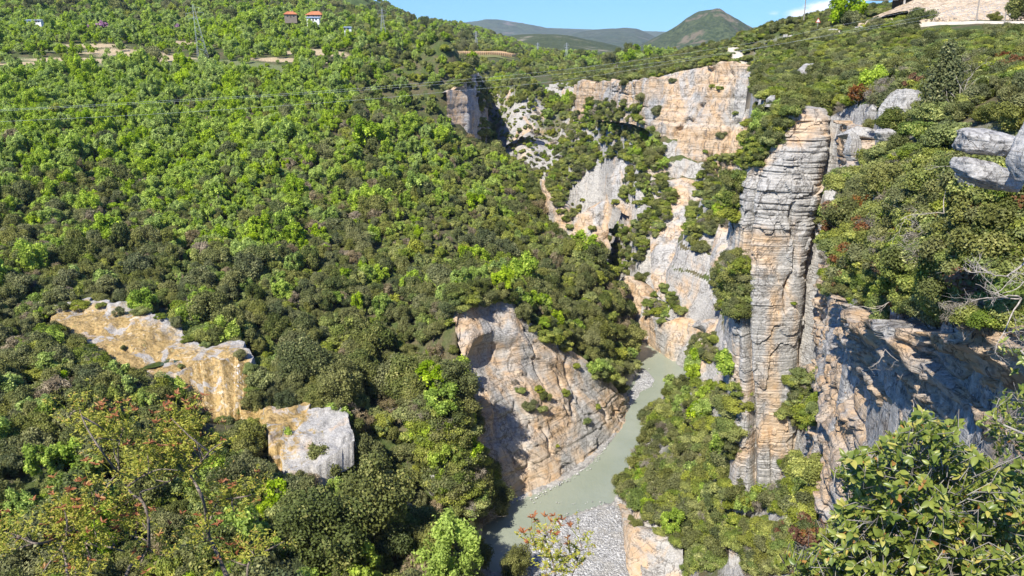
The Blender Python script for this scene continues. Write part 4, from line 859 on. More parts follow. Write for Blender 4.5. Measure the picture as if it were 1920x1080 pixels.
def ico_stone(rng, n=1):
    bm = bmesh.new(); bmesh.ops.create_icosphere(bm, subdivisions=n, radius=1); V = np.array([v.co[:] for v in bm.verts]); Fc = [[v.index for v in f.verts] for f in bm.faces]; bm.free()
    V *= 1 + 0.25 * rng.normal(0, 1, (len(V), 1)).clip(-1, 1); return V, np.array(Fc)
sv, sf, rs = [], [], np.random.default_rng(5); k = 0
for i in range(1100):
    if rs.random() < .72: px, py = rs.uniform(1000, 1170), rs.uniform(940, 1120)
    elif rs.random() < .5: px, py = rs.uniform(1160, 1240), rs.uniform(688, 780)
    else: u = rs.random(); px, py = np.interp(u, [0, .5, 1], [985, 1110, 1170]) + rs.uniform(-3, 3), np.interp(u, [0, .5, 1], [943, 875, 785]) + rs.uniform(-4, 3)
    q = G(px, py, 0.3)
    if px < 1000 or not (polyline_sd(q[:1], q[1:2], BAR_POLY)[0] > 0 or polyline_sd(q[:1], q[1:2], BAR2)[0] > -.3):
        if not (px < 1172 and py < 945): continue
    V, Fc = ico_stone(rs); r = 0.08 + 0.22 * rs.random() ** 5
    sv.append(V * np.array([r * rs.uniform(.8, 1.5), r * rs.uniform(.8, 1.5), r * .6]) + [q[0], q[1], .3]); sf.append(Fc + k); k += len(V)
tag(link('river_stones', mesh_np('river_stones', np.vstack(sv), np.vstack(sf), plain('stone_pale', (0.50, 0.49, 0.47), .9, .1, .5, .8))), kind='stuff')

# ---------------------------------------------------------------- the ochre stream over its tufa steps, and the pale slabs below
def sheet(name, secs, nu, nv, mat, amp, seed, lift=0.7, wav=1.0, steps=0.0, drop=4.0):
    A = catmull([W(*s[0]) for s in secs], nu); B = catmull([W(*s[1]) for s in secs], nu); v = np.linspace(0, 1, nv)[None, :, None]
    u1 = np.arange(nu) * 14.0 / nu; A = A + (wav * fbm(u1, 0 * u1, 0 * u1, seed + 11, 3))[:, None] * np.array([.5, 2.2, 0]); B = B + (wav * fbm(u1, 0 * u1, 0 * u1, seed + 12, 3))[:, None] * np.array([.5, 2.2, 0])
    P = A[:, None] * (1 - v) + B[:, None] * v; P[..., 2] += lift
    if steps:
        q = P[..., 2] / steps + .4 * fbm(P[..., 0] * .2, P[..., 1] * .2, 0, seed + 2, 3); P[..., 2] += (np.floor(q) + sstep(.4, .9, q - np.floor(q)) - q) * steps * .8
    P[..., 2] += amp * (fbm(P[..., 0] * .35, P[..., 1] * .35, P[..., 2] * .2, seed, 5) + .5 * np.abs(fbm(P[..., 0] * .9, P[..., 1] * .9, 0, seed + 1, 3)))
    edge = np.broadcast_to(v[..., 0], P.shape[:2]).copy()
    # skirts so that the sheet meets the ground
    P = np.concatenate([P[:, :1] - [0, -1.5, drop], P, P[:, -1:] - [0, 1.0, drop]], 1); edge = np.concatenate([edge[:, :1], edge, edge[:, -1:]], 1)
    uu = np.repeat(np.linspace(0, 1, nu)[:, None], nv + 2, 1)
    me = mesh_np(name, P.reshape(-1, 3), grid_faces(nu, nv + 2), mat, True, {'across': ('POINT', edge.ravel()), 'along': ('POINT', uu.ravel())})
    o = tag(link(name, me), kind='structure'); SHEETS.append(o); return o
SHEETS = []
def ochre(name, greylo, greyhi, side='across', wet=0.25):
    t = NT(name); P = t.pos((1, 1, 1)); n = t.noise(P, 0.5, 6, 0.65, .5); f = t.noise(P, 2.4, 6, .7); s1 = t.noise(t.pos((2.2, 2.2, 0.25)), 1.0, 5, .65)
    oc = t.mix(t.ramp(f, .3, .7), (0.38, 0.24, 0.08), (0.60, 0.43, 0.18)); oc = t.mix(t.ramp(s1, .5, .66), oc, (0.21, 0.145, 0.045))
    oc = t.mix(t.ramp(n, .58, .66), oc, (0.66, 0.56, 0.40)); oc = t.mix(t.ramp(n, .40, .30), oc, (0.27, 0.24, 0.07))
    rc, rh = rock_color(t, 0.25, 1.8, .25)
    big = t.noise(P, .22, 5, .65, .8)
    m = t.ramp(t.math('ADD', t.attr(side), t.math('MULTIPLY', t.math('SUBTRACT', n, .5), .9)), greylo, greyhi)
    m = t.math('MULTIPLY', m, t.ramp(big, .54, .60, 1.0, .15))
    oc = t.mix(t.math('MULTIPLY', t.ramp(t.noise(P, .6, 6, .7, 1.0), .52, .62), .75), oc, (0.17, 0.115, 0.045))
    c = t.mix(m, rc, oc); h = t.math('ADD', f, t.math('MULTIPLY', s1, 1.2))
    return t.done(t.bsdf(c, t.math('SUBTRACT', .9, t.math('MULTIPLY', m, .9 - wet)), 0.4, t.bump(h, .8, .22)))
OC = ochre('tufa_wet', -.02, .30, 'across', 0.38)
sheet('stream_bed', STREAM_SECS, 170, 80, OC, .6, 3, .5, steps=1.6, wav=2.6)
sheet('stream_fall_face', FALL_SEC, 110, 60, ochre('tufa_fall', -.3, -.1), .45, 9, .9, drop=2)
WHITE = plain('falling_water', (0.80, 0.83, 0.86), .35, .5, .12, 8)
SB = bvh_of(SHEETS)
def on_sheet(px, py, up=.06):
    loc, nor, i, d = SB.ray_cast(EYE, Vector(raydir(px, py)).normalized()); return None if loc is None else np.array(loc + nor * up)
rw = np.random.default_rng(8)
def veil(name, x0, y0, x1, y1, spread, n, r):
    m = MB()
    for i in range(n):
        a = rw.normal(0, .5) * spread; e = rw.uniform(.55, 1); s0 = rw.uniform(0, .25); P = []
        for s in np.linspace(s0, e, 14):
            q = on_sheet(x0 + a + (x1 - x0) * s + rw.normal(0, .5), y0 + (y1 - y0) * s)
            if q is not None: P.append(q)
        if len(P) > 3: m.tube(P, [r * rw.uniform(.5, 1.4) * (1 - .6 * k / len(P)) for k in range(len(P))], 4)
    tag(m.build(name, WHITE), kind='structure')
veil('waterfall', 443, 682, 452, 768, 9, 34, .06); veil('cascade', 248, 646, 276, 682, 7, 14, .045); veil('cascade', 225, 630, 250, 648, 10, 6, .03); veil('cascade', 400, 690, 415, 770, 14, 8, .03)
t = NT('pool_water'); n = t.noise(t.pos((1, 1, 1)), 1.5, 4); pool_mat = t.done(t.bsdf(t.mix(t.ramp(n, .3, .7), (0.045, 0.065, 0.018), (0.08, 0.10, 0.03)), .06, .5, t.bump(n, .2, .05)))
zc = np.mean([q[2] for q in [on_sheet(*a) for a in [(280, 686), (300, 682), (325, 676), (340, 671)]] if q is not None]) + .12
pool = tag(flat_poly('pool', [G(*a, zc)[:2] for a in [(266, 690), (278, 683), (300, 677), (325, 671), (344, 668), (346, 672), (335, 678), (310, 684), (288, 689), (272, 692)]], zc, pool_mat), kind='structure')
sheet('rock_slab', SLAB_SECS, 90, 60, ochre('slab_rock', .62, .50, 'along', .5), .6, 21, .9, steps=1.2)

# shrubs rooted in the cracks and along the edges of the wet steps
for i, (px, py, sc_) in enumerate([(95, 588, 1.2), (120, 582, .9), (150, 580, 1.3), (190, 578, .8), (222, 592, .9), (262, 590, 1.2), (300, 598, .8), (330, 612, 1.1), (352, 640, .9), (385, 650, .7), (452, 672, 1.0), (470, 700, 1.3), (474, 740, 1.2), (120, 628, 1.0), (150, 652, 1.2), (185, 680, 1.1), (215, 700, 1.2), (245, 712, 1.0), (275, 722, 1.2), (310, 730, 1.0),
          (335, 752, 1.3), (352, 780, 1.2), (380, 800, 1.3), (415, 792, .8), (455, 776, .8), (232, 655, .45), (340, 690, .5), (268, 706, .5), (515, 868, 1.2), (500, 810, 1.1), (545, 885, 1.3), (590, 878, 1.2), (640, 850, 1.1), (652, 815, 1.0), (600, 775, .8), (560, 770, .7), (575, 835, .45), (520, 775, 1.1)]):
    loc, nor, i_, d = SB.ray_cast(EYE, Vector(raydir(px, py)).normalized())
    if loc is None: loc = hit(px, py)[0]
    if loc is not None: place_plant(['scrub', 'dscrub', 'scrub'][i % 3], loc[0], loc[1], loc[2] - .3 * sc_, sc_, i * 1.7, 'low green shrub growing at the edge of the ochre stream or pale slabs', 'shrub', 'shrubs along the stream', i=i)
# ---------------------------------------------------------------- air
bm = bmesh.new(); bmesh.ops.create_cube(bm, size=1.0); me = bpy.data.meshes.new('haze'); bm.to_mesh(me); bm.free()
hz = NT('haze'); pv = hz.n('ShaderNodeVolumePrincipled'); pv.inputs['Color'].default_value = (0.72, 0.84, 1.0, 1); pv.inputs['Density'].default_value = HAZE; pv.inputs['Anisotropy'].default_value = 0.0
hz.l(pv.outputs[0], hz.out.inputs[1]); me.materials.append(hz.m)
if HAZE:
    o = tag(link('haze', me), kind='stuff'); o.location = (0, 6500, 460); o.scale = (34000, 17000, 1000)
# ---------------------------------------------------------------- single trees one can point to
kind('big', 'evergreen_oak', 'crown', 'trunk', 2, mat=L_ever, seed=900, rx=3.0, rz=2.9, zc=3.0, lobes=70, leaves=15000, ln=0.20, wd=0.15, lob=0.24, tk=(bark, 3.2, 0.2, 6, 2.2))
kind('vivid', 'deciduous_tree', 'crown', 'trunk', 2, mat=L_vivid, seed=920, rx=2.4, rz=3.2, zc=3.6, lobes=60, leaves=9000, ln=0.26, wd=0.16, lob=0.22, gap=0.3, tk=(barkgrey, 3.6, 0.12, 8, 2.0))
kind('pink', 'judas_tree', 'crown', 'trunk', 1, mat=L_pink, seed=940, rx=2.6, rz=2.2, zc=2.6, lobes=26, leaves=2600, ln=0.5, wd=0.35, lob=0.3, tk=(bark, 3.0, 0.15, 6, 2.0))
kind('cone', 'juniper_tree', 'crown', 'trunk', 1, mat=L_ever, seed=960, rx=2.0, rz=2.6, zc=2.7, lobes=60, leaves=13000, ln=0.24, wd=0.15, lob=0.42, cone=True, tk=(bark, 3.6, 0.12, 8, 1.6))
def single(k, px, py, Y, s, label, cat, group=None, sz=1.0, i=0, drop=0.3):
    q = W(px, py, Y); z = float(ground(q[:1], q[1:2])[0][0]) if Y else 0
    loc = np.array([q[0], q[1], z - drop])
    return place_plant(k, *loc, s, random.uniform(0, 6.28), label, cat, group, sz, i)
def single_hit(k, px, py, s, label, cat, group=None, sz=1.0, i=0, drop=0.3):
    loc, nor, d = hit(px, py)
    if loc is None: return
    return place_plant(k, loc[0], loc[1], loc[2] - drop, s, random.uniform(0, 6.28), label, cat, group, sz, i)
single('big', 700, 1010, 98, 2.25, 'largest dark evergreen oak with a domed crown left of the vivid green tree', 'tree', i=0)
single('big', 610, 1060, 90, 2.1, 'broad dark evergreen oak at the bottom left of the domed oak', 'tree', i=1)
single('big', 445, 900, 102, 1.45, 'rounded dark evergreen oak standing below the ochre waterfall', 'tree', i=1)
single('big', 565, 700, 142, 1.9, 'wide dark evergreen oak right above the pale rock slabs', 'tree', i=0)
single('big', 640, 760, 134, 1.7, 'dark evergreen oak between the pale slabs and the cream cliff', 'tree', i=1)
single('big', 745, 740, 142, 1.8, 'dense dark evergreen oak left of the cream cliff overhang', 'tree', i=0)
single('big', 850, 760, 137, 1.6, 'dark evergreen oak whose shadow falls on the cream cliff', 'tree', i=1)
single('big', 250, 840, 104, 1.5, 'dark evergreen oak behind the left shrub with red young leaves', 'tree', i=1)
single('big', 890, 990, 118, 1.25, 'olive tinged evergreen oak beside the shaded foot of the cream cliff', 'tree', i=0)
single('big', 968, 1010, 117, 1.1, 'small round evergreen oak at the edge of the grey river', 'tree', i=1)
single('vivid', 855, 1065, 93, 1.95, 'vivid light green tree at the bottom beside the domed dark oak', 'tree', sz=1.15, i=0)
single('vivid', 830, 1090, 88, 1.4, 'lower vivid light green tree cut by the bottom edge', 'tree', i=1)
single('vivid', 530, 800, 123, 0.95, 'vivid light green sapling on the pale rocks below the waterfall', 'tree', i=1)
single('vivid', 105, 700, 124, .8, 'bright green sapling among dark oaks left of the ochre stream', 'tree', i=0)
single('spring', 690, 262, 300, 2.3, 'broad bright green tree standing out on the upper slope', 'tree', i=1)
single('spring', 462, 268, 300, 1.6, 'bright green tree left of the broad one on the upper slope', 'tree', i=2)
single('ever', 282, 92, 430, 1.9, 'dark round tree at the edge of the pale meadow', 'tree', i=0)
single('ever', 1412, 160, 286, 1.75, 'dark evergreen tree on the rim at the right end of the orange cliff', 'tree', i=2)
for i, (px, py, Y, s, k, lb) in enumerate([(578, 44, 600, 1.0, 'spring', 'light green tree hiding the lower left wall of the largest house'), (602, 46, 595, 1.1, 'mid', 'bush below the blue grey shed'), (545, 46, 590, 1.0, 'mid', 'bush below the smaller red roofed house'),
      (613, 36, 625, 1.9, 'ever', 'big dark tree right beside the largest house'), (560, 38, 615, 1.2, 'spring', 'light tree between the two red roofed houses')]): single(k, px, py, Y, s, lb, 'tree' if k != 'mid' else 'shrub', i=i)
single('cone', 1768, 165, 74, 1.2, 'dark green conical juniper in the scrub of the right plateau', 'tree')
single('spring', 1628, 165, 112, .75, 'bright green young tree in the scrub left of the juniper', 'tree', i=0)
single('red', 1605, 235, 92, 1.9, 'rusty red shrub above the grey boulders on the right rim', 'shrub', i=0)
single('red', 1570, 220, 98, 1.2, 'smaller rusty shrub left of the rusty red shrub', 'shrub', i=1)
for i, (px, py, Y, s, lb) in enumerate([(190, 38, 560, 1.9, 'leftmost pink flowering tree near the upper meadow'), (170, 36, 565, 1.3, 'small pink flowering tree beside the leftmost pink one'), (332, 40, 560, 1.5, 'pink flowering tree right below the tall pylon side'), (427, 36, 600, 1.2, 'pale pink flowering tree far below the red roofed houses')]):
    single('pink', px, py, Y, s, lb, 'tree')
single('spring', 1590, 25, 240, 1.8, 'light green loose tree on the skyline beside the white building', 'tree', i=2)
single('dscrub', 1600, 40, 236, 2.4, 'dark bush under the light green skyline tree', 'shrub', i=1)
single('dscrub', 1722, 40, 205, 2.2, 'dark bush at the left foot of the quarried bank', 'shrub', i=0)
single('dscrub', 1865, 38, 197, 1.0, 'small dark bush on the quarried bank', 'shrub', i=2)
single('dscrub', 1915, 45, 190, 2.6, 'dark bush at the right end of the quarried bank', 'shrub', i=1)

# ---------------------------------------------------------------- boulders and ledges of the right rim
def boulder(px, py, Y, w, hgt, label, seed, d=None, flat=0.5, strat=0.0, tilt=0.0, lift=0.0, mat=None, rnd=False):
    """px, py: the middle of the stone in the photo; w, hgt: metres"""
    at = W(px, py, Y)
    if Y < 500 and py > 60:
        loc, nor, dd = hit(px, py)
        if loc is not None and 0.5 < loc[1] / Y < 2: k_ = loc[1] / Y; at = loc + np.array([0, 0, hgt * k_ * .30]); w *= k_; hgt *= k_; d = d * k_ if d else None
    bm = bmesh.new(); bmesh.ops.create_icosphere(bm, subdivisions=5, radius=1); V = np.array([v.co[:] for v in bm.verts]); Fc = [[v.index for v in f.verts] for f in bm.faces]; bm.free()
    e = 0.55; V = np.sign(V) * np.abs(V) ** np.array([.75, .75, e]); d = d or w * .8
    n = fbm(V[:, 0] * 1.1 + seed, V[:, 1] * 1.1, V[:, 2] * 1.1, seed, 4); V = V * (1 + .30 * n[:, None])
    if not rnd:
        rb = np.random.default_rng(seed)
        for _ in range(13):
            pn = rb.normal(0, 1, 3) * [1, 1, .8]; pn /= np.linalg.norm(pn); V = V - pn * np.maximum(0, V @ pn - rb.uniform(.52, .85))[:, None] * .92
    V = V * np.array([w / 2, d / 2, hgt / 2]) * (1 if rnd else 1.12); s = 2.4 / max(w, .1)
    U = V / np.linalg.norm(V, axis=1)[:, None]
    if strat: V[:, :2] += U[:, :2] * (strat * bedding(V * 1.0 + seed, seed, hgt / 4.5, .1, .1))[:, None] * .35
    V += U * (0.05 * w * fbm(V[:, 0] * 3 * s, V[:, 1] * 3 * s, V[:, 2] * 3 * s, seed + 2, 4))[:, None]
    c, sn = math.cos(tilt), math.sin(tilt); V = np.stack([V[:, 0] * c + V[:, 2] * sn, V[:, 1], -V[:, 0] * sn + V[:, 2] * c], 1)
    me = bpy.data.meshes.new('boulder'); me.from_pydata(V.tolist(), [], Fc); me.polygons.foreach_set('use_smooth', np.ones(len(me.polygons), bool)); me.materials.append(mat or M_bould)
    o = link('boulder', me); o.location = tuple(at + np.array([0, 0, lift])); return tag(o, label, 'boulder')
boulder(1856, 268, 30, 2.2, .9, 'upper of two rounded grey slabs stacked at the right edge', 3, 2.1, tilt=.12, rnd=True, strat=.25)
boulder(1850, 326, 29.4, 2.2, .85, 'lower of two rounded grey slabs stacked at the right edge', 5, 2.0, tilt=.28, rnd=True, strat=.25)
boulder(1938, 300, 26, 1.4, 2.3, 'bright white angular rock cut by the right edge', 7, 2.0, mat=rock_mat('boulder_white', -.6, 3.0, .1, .2))
boulder(1840, 402, 31, 1.7, 2.0, 'layered pale block in the shade below the stacked slabs', 9, 1.6, strat=1.0, lift=.5)
boulder(1905, 370, 30, 2.6, 1.6, 'dark shaded rock behind the layered pale block', 10, 2.0)
boulder(1612, 260, 74, 3.7, 1.5, 'flat grey boulder jutting out left of the white boulder pair', 11, 3.0, tilt=.08)
boulder(1637, 222, 78, 1.6, 1.7, 'small pointed grey boulder above the flat grey boulder', 13)
boulder(1702, 225, 76, 4.4, 3.4, 'largest white grey boulder amid the scrub of the right rim', 15, 3.4)
boulder(1664, 264, 74, 2.6, 1.2, 'low grey boulder between the flat one and the largest one', 17)
boulder(1594, 292, 76, 1.6, 2.6, 'narrow layered rock under the flat grey boulder', 19, strat=1)
boulder(1452, 202, 112, 3.2, .7, 'thin table shaped grey slab on top of the rim above the pillar', 21, 2.4)
boulder(1446, 193, 112.5, 1.3, 1.2, 'small white rock lying on the table shaped slab', 23)
boulder(1478, 196, 114, 1.7, .9, 'small grey rock right of the table shaped slab', 25)
boulder(1562, 400, 66, 2.4, 2.8, 'layered grey rock beside the shrubs right of the pillar', 27, strat=1)
boulder(1545, 432, 64, 1.5, 1.4, 'small rounded grey rock below the layered rock right of the pillar', 29)
boulder(1605, 572, 57, 1.1, .7, 'small pale rock at the edge of the bluff under the shrubs', 31)
boulder(1510, 145, 165, 5.0, 3.2, 'pale layered outcrop in the scrub above the pillar', 33, strat=1.2)
boulder(1560, 135, 168, 3.0, 1.4, 'low pale outcrop right of the layered outcrop', 35)
boulder(1548, 193, 105, 1.6, 1.1, 'pale square rock left of the rusty red shrub', 37); boulder(1590, 193, 104, 1.8, .8, 'pale flat rock behind the rusty red shrub', 39)
boulder(895, 862, 125, 2.6, 2.2, 'white rock block in the trees left of the cliff foot', 43, strat=1, lift=.3)
boulder(812, 925, 112, 2.0, 4.5, 'grey shaded rock pillar between oaks near the vivid tree', 45, strat=1); boulder(960, 300, 425, 7, 5, 'pinkish boulder at the foot of the valley slope', 47); boulder(1055, 297, 345, 5.5, 4.0, 'pinkish boulder at the left foot of the orange cliff slope', 49)

# ---------------------------------------------------------------- bare grey branches on the near right
def dead_branch(px, py, Y, seed, L, r, dirs, label, mat=deadwood):
    rng = np.random.default_rng(seed); m = MB()
    def grow(p, d, L, r, n):
        b = branch_pts(p, d, L, 7, rng, .22); m.tube(b, np.linspace(r, r * .45, 8), 5)
        if n:
            for k in range(rng.integers(2, 5)):
                q = b[rng.integers(2, 8)]; dd = np.array(d) + rng.normal(0, .75, 3); grow(q, dd, L * rng.uniform(.4, .65), r * .5, n - 1)
    P = W(px, py, Y)
    for d in dirs: grow(P, d, L, r, 3)
    me = m.mesh('dead_branch', mat); o = link('dead_branch', me); return tag(o, label, 'branch')
dead_branch(1930, 480, 24, 3, 1.7, .035, [(-1, -.1, .05), (-.8, -.3, .4)], 'thick bare brown branch reaching left over the near shrubs')
dead_branch(1915, 560, 27, 5, 2.0, .03, [(-1, -.1, .15), (-.5, -.4, -.5), (-.7, 0, .5)], 'forked pale dead branch at the right edge')
dead_branch(1770, 400, 42, 7, 2.6, .03, [(-.9, -.2, .2), (.4, -.3, .7)], 'thin grey dead branches in the shrubs left of the layered block')
dead_branch(1680, 560, 50, 9, 2.4, .03, [(-.9, -.3, -.1), (.5, -.4, -.4)], 'thin brown dead branch hanging over the bluff edge')
dead_branch(1800, 190, 72, 11, 3.0, .035, [(0, 0, 1), (.5, 0, .7), (-.6, 0, .6)], 'leafless grey shrub branches right of the juniper')
dead_branch(1660, 655, 44, 13, 1.6, .02, [(.2, -.2, -1), (-.3, -.1, -.8)], 'dry twigs hanging down the shaded bluff')

# ---------------------------------------------------------------- lattice pylons
steel = plain('steel_grey', (0.50, 0.52, 0.54), .5, .5, .1, 1); 
def pylon(px, pyb, pyt, Y, label, lean=0.0):
    q = W(px, pyb, Y); g = float(ground(q[:1], q[1:2])[0][0]); q[2] = min(q[2], g + 2) if abs(g - q[2]) < 12 else q[2]
    top = W(px, pyt, Y)[2]; H = top - q[2]; o = empty('pylon', q); tag(o, label, 'pylon', 'lattice pylons')
    b = H * .085; r = max(.04, Y * .00007); m = MB(); lv = np.linspace(0, .78, 9)
    wd_ = lambda s: b * (1 - s) ** 1.1 + .02 * H * .5
    cs = [(-1, -1), (1, -1), (1, 1), (-1, 1)]
    for cx_, cy_ in cs: m.tube([(cx_ * wd_(s), cy_ * wd_(s), s * H) for s in list(lv) + [1.0]], r * 1.3, 4)
    for i in range(len(lv) - 1):
        for (ax, ay), (bx, by) in zip(cs, cs[1:] + cs[:1]):
            m.tube([(ax * wd_(lv[i]), ay * wd_(lv[i]), lv[i] * H), (bx * wd_(lv[i + 1]), by * wd_(lv[i + 1]), lv[i + 1] * H)], r * .7, 3); m.tube([(bx * wd_(lv[i]), by * wd_(lv[i]), lv[i] * H), (ax * wd_(lv[i + 1]), ay * wd_(lv[i + 1]), lv[i + 1] * H)], r * .7, 3)
    m.build('tower', steel, o)
    for s, w_ in ((.74, .13), (.84, .17), (.93, .12)):
        a = MB(); a.tube([(-w_ * H, 0, s * H), (0, 0, s * H + .03 * H), (w_ * H, 0, s * H)], r, 4); a.tube([(-w_ * H, 0, s * H), (w_ * H, 0, s * H)], r, 4); a.build('cross_arm', steel, o)
        for sg in (-1, 1):
            c_ = MB(); c_.tube([(sg * w_ * H, 0, s * H), (sg * w_ * H, 0, s * H - .05 * H)], r * 1.2, 4); c_.build('insulator', steel, o)
    o.rotation_euler = (0, lean, .5); return o
pylon(377, 76, 8, 455, 'tallest grey lattice pylon at the edge of the pale meadow', -.08)
pylon(718, 58, 16, 560, 'grey lattice pylon in front of the dark trees on the left ridge')
pylon(893, 93, 58, 830, 'grey lattice pylon behind the orange vine rows')
pylon(1062, 110, 80, 860, 'grey lattice pylon before the eroded pale slopes')
pylon(1008, 98, 80, 1000, 'faint distant lattice pylon left of the eroded slopes')

# ---------------------------------------------------------------- houses
plaster = plain('plaster', (0.27, 0.22, 0.17), .9, .1, .1, .5); plasterw = plain('plaster_white', (0.82, 0.81, 0.78), .9, .1, .06, .5); glass_d = plain('window_glass', (0.05, 0.06, 0.07), .15, .5, .2, 1)
t = NT('roof_tile'); n = t.noise(t.objpos(), 1.2, 4); wv = t.n('ShaderNodeTexWave'); t.l(t.objpos(), wv.inputs[0]); wv.inputs['Scale'].default_value = 2.2
tile = t.done(t.bsdf(t.mix(t.ramp(n, .3, .7), (0.50, 0.17, 0.075), (0.66, 0.27, 0.13)), .85, .15, t.bump(wv.outputs[1], .6, .1)))
metalroof = plain('roof_sheet', (0.36, 0.42, 0.52), .5, .4, .15, 1); concrete = plain('concrete', (0.48, 0.45, 0.40), .9, .1, .2, .8)
def house(px, py, Y, w, d, h, roof_h, label, mat_roof, mat_wall=plaster, rz=0.2, nwin=3, storeys=1, lift=0.0):
    q = W(px, py, Y); o = empty('house', q + [0, 0, lift], rz); tag(o, label, 'house')
    m = MB(); m.box((0, 0, h / 2 - 2), (w, d, h + 4)); m.build('wall', mat_wall, o)
    ov = .7; z0 = h + .02; rl = w * .5 if roof_h > .8 else w; m = MB()
    A = [(-w/2-ov, -d/2-ov, z0), (w/2+ov, -d/2-ov, z0), (w/2+ov, d/2+ov, z0), (-w/2-ov, d/2+ov, z0)]; B = [(-rl/2, 0, z0 + roof_h), (rl/2, 0, z0 + roof_h)]
    m.add(A + B + [(a[0], a[1], a[2] - .2) for a in A], [(0, 1, 5, 4), (1, 2, 5), (2, 3, 4, 5), (3, 0, 4), (0, 6, 7, 1), (1, 7, 8, 2), (2, 8, 9, 3), (3, 9, 6, 0), (6, 9, 8, 7)])
    rf = m.build('roof', mat_roof, o)
    if roof_h > .8: c = MB(); c.box((w * .18, d * .12, z0 + roof_h), (.8, .8, 1.6)); c.build('chimney', plaster, rf)
    for s in range(storeys):
        for i in range(nwin):
            x = -w / 2 + (i + .5) * w / nwin; z = (s + .5) * h / storeys
            m = MB(); m.box((x, -d / 2 - .06, z), (1.2, .12, 1.2)); wn = m.build('window', bark, o); g = MB(); g.box((x, -d / 2 - .13, z), (1.0, .06, 1.0)); g.build('pane', glass_d, wn)
    if nwin:
        m = MB(); m.box((w / 2 - w / nwin * .98, -d / 2 - .05, 1.05), (1.1, .1, 2.1)); m.build('door', bark, o)
    return o
house(592, 33, 640, 12, 8, 2.0, 2.6, 'largest house with a red tiled hip roof among trees on the upper left slope', tile, storeys=1, rz=-.15)
house(545, 33, 630, 9, 7, 2.4, 2.0, 'smaller red roofed house left of the largest house', tile, rz=.25, nwin=2)
house(588, 40, 615, 9, 6, 2.6, .6, 'low shed with a blue grey roof below the red roofed house', metalroof, plasterw, .1, 2)
house(652, 57, 560, 4.5, 3, 2.0, .4, 'tiny white hut in the scrub below the houses', metalroof, plasterw, .3, 1)
house(66, 42, 560, 9, 4, 1.4, .4, 'long low white shed among trees at the far upper left', metalroof, plasterw, .1, 3)
def unfinished(px, py, Y):
    q = W(px, py, Y); o = empty('building', q, .1); tag(o, 'white flat roofed building with an open ground floor at the top right skyline', 'building')
    m = MB(); m.box((0, 0, 3.4), (14, 8, 3.2)); m.box((-7, 0, 2.2), (6, 7, 2.4)); m.build('wall', plasterw, o); m = MB(); m.box((0, 0, 5.1), (15, 9, .25)); m.build('roof', concrete, o)
    for i in range(4): c = MB(); c.box((-2 + i * 3, -3.4, .4), (.4, .4, 2.8)); c.build('column', concrete, o)
    m = MB(); m.box((3, 1.5, .4), (9, 4, 2.7)); m.build('back_wall', bark, o)
    for i in range(3): w = MB(); w.box((-4 + i * 4, -4.06, 3.6), (1.5, .12, 1.4)); wn = w.build('window', concrete, o); g = MB(); g.box((-4 + i * 4, -4.13, 3.6), (1.2, .06, 1.1)); g.build('pane', glass_d, wn)
unfinished(1695, 8, 236)

# ---------------------------------------------------------------- vine rows
vmat = plain('vine_wood', (0.72, 0.50, 0.28), .9, .1, .25, 1.5)
first = None
for i in range(26):
    px = 858 + i * 4.0; py = 96 + i * .42; q = W(px, py, 800); q[2] = float(ground(q[:1], q[1:2])[0][0])
    if first is None:
        m = MB(); rv = np.random.default_rng(3)
        for k in range(14): m.tube([(0, k * 3.2, -2.5), (rv.normal(0, .1), k * 3.2, 3.4)], .22, 4)
        m.tube([(0, 0, 2.5), (0, 42, 2.8)], .25, 4); m.tube([(0, 0, 1.4), (0, 42, 1.7)], .35, 4); o = m.build('vine_row', vmat); first = o
    else: o = first.copy(); COL.objects.link(o)
    o.location = tuple(q); o.rotation_euler = (0, 0, -.25); tag(o, 'thin row of orange brown vine stakes on the far field', 'vine row', 'vine rows on the far field')
fieldm = plain('tilled_soil', (0.20, 0.20, 0.075), .95, .05, .15, .2)
def onmap(name, pts, lift, mat, n=14):
    """a field sheet on the ground, outline given as far and near edges"""
    A = catmull([W(*p) for p in pts[0]], n); B = catmull([W(*p) for p in pts[1]], n); v = np.linspace(0, 1, 8)[None, :, None]; P = A[:, None] * (1 - v) + B[:, None] * v
    g = ground(P[..., 0].ravel(), P[..., 1].ravel())[0].reshape(P.shape[:2]); P[..., 2] = g + lift
    return tag(link(name, mesh_np(name, P.reshape(-1, 3), grid_faces(n, 8), mat, True)), kind='structure')
onmap('field', ([(850, 90, 850), (900, 92, 850), (965, 100, 850)], [(850, 99, 770), (900, 103, 770), (965, 110, 770)]), .2, fieldm)
onmap('field', ([(523, 45, 590), (545, 44, 590), (572, 44, 590)], [(518, 51, 555), (545, 54, 555), (574, 50, 555)]), .9, plain('red_soil', (0.46, 0.26, 0.14), .95, .05, .15, .3))

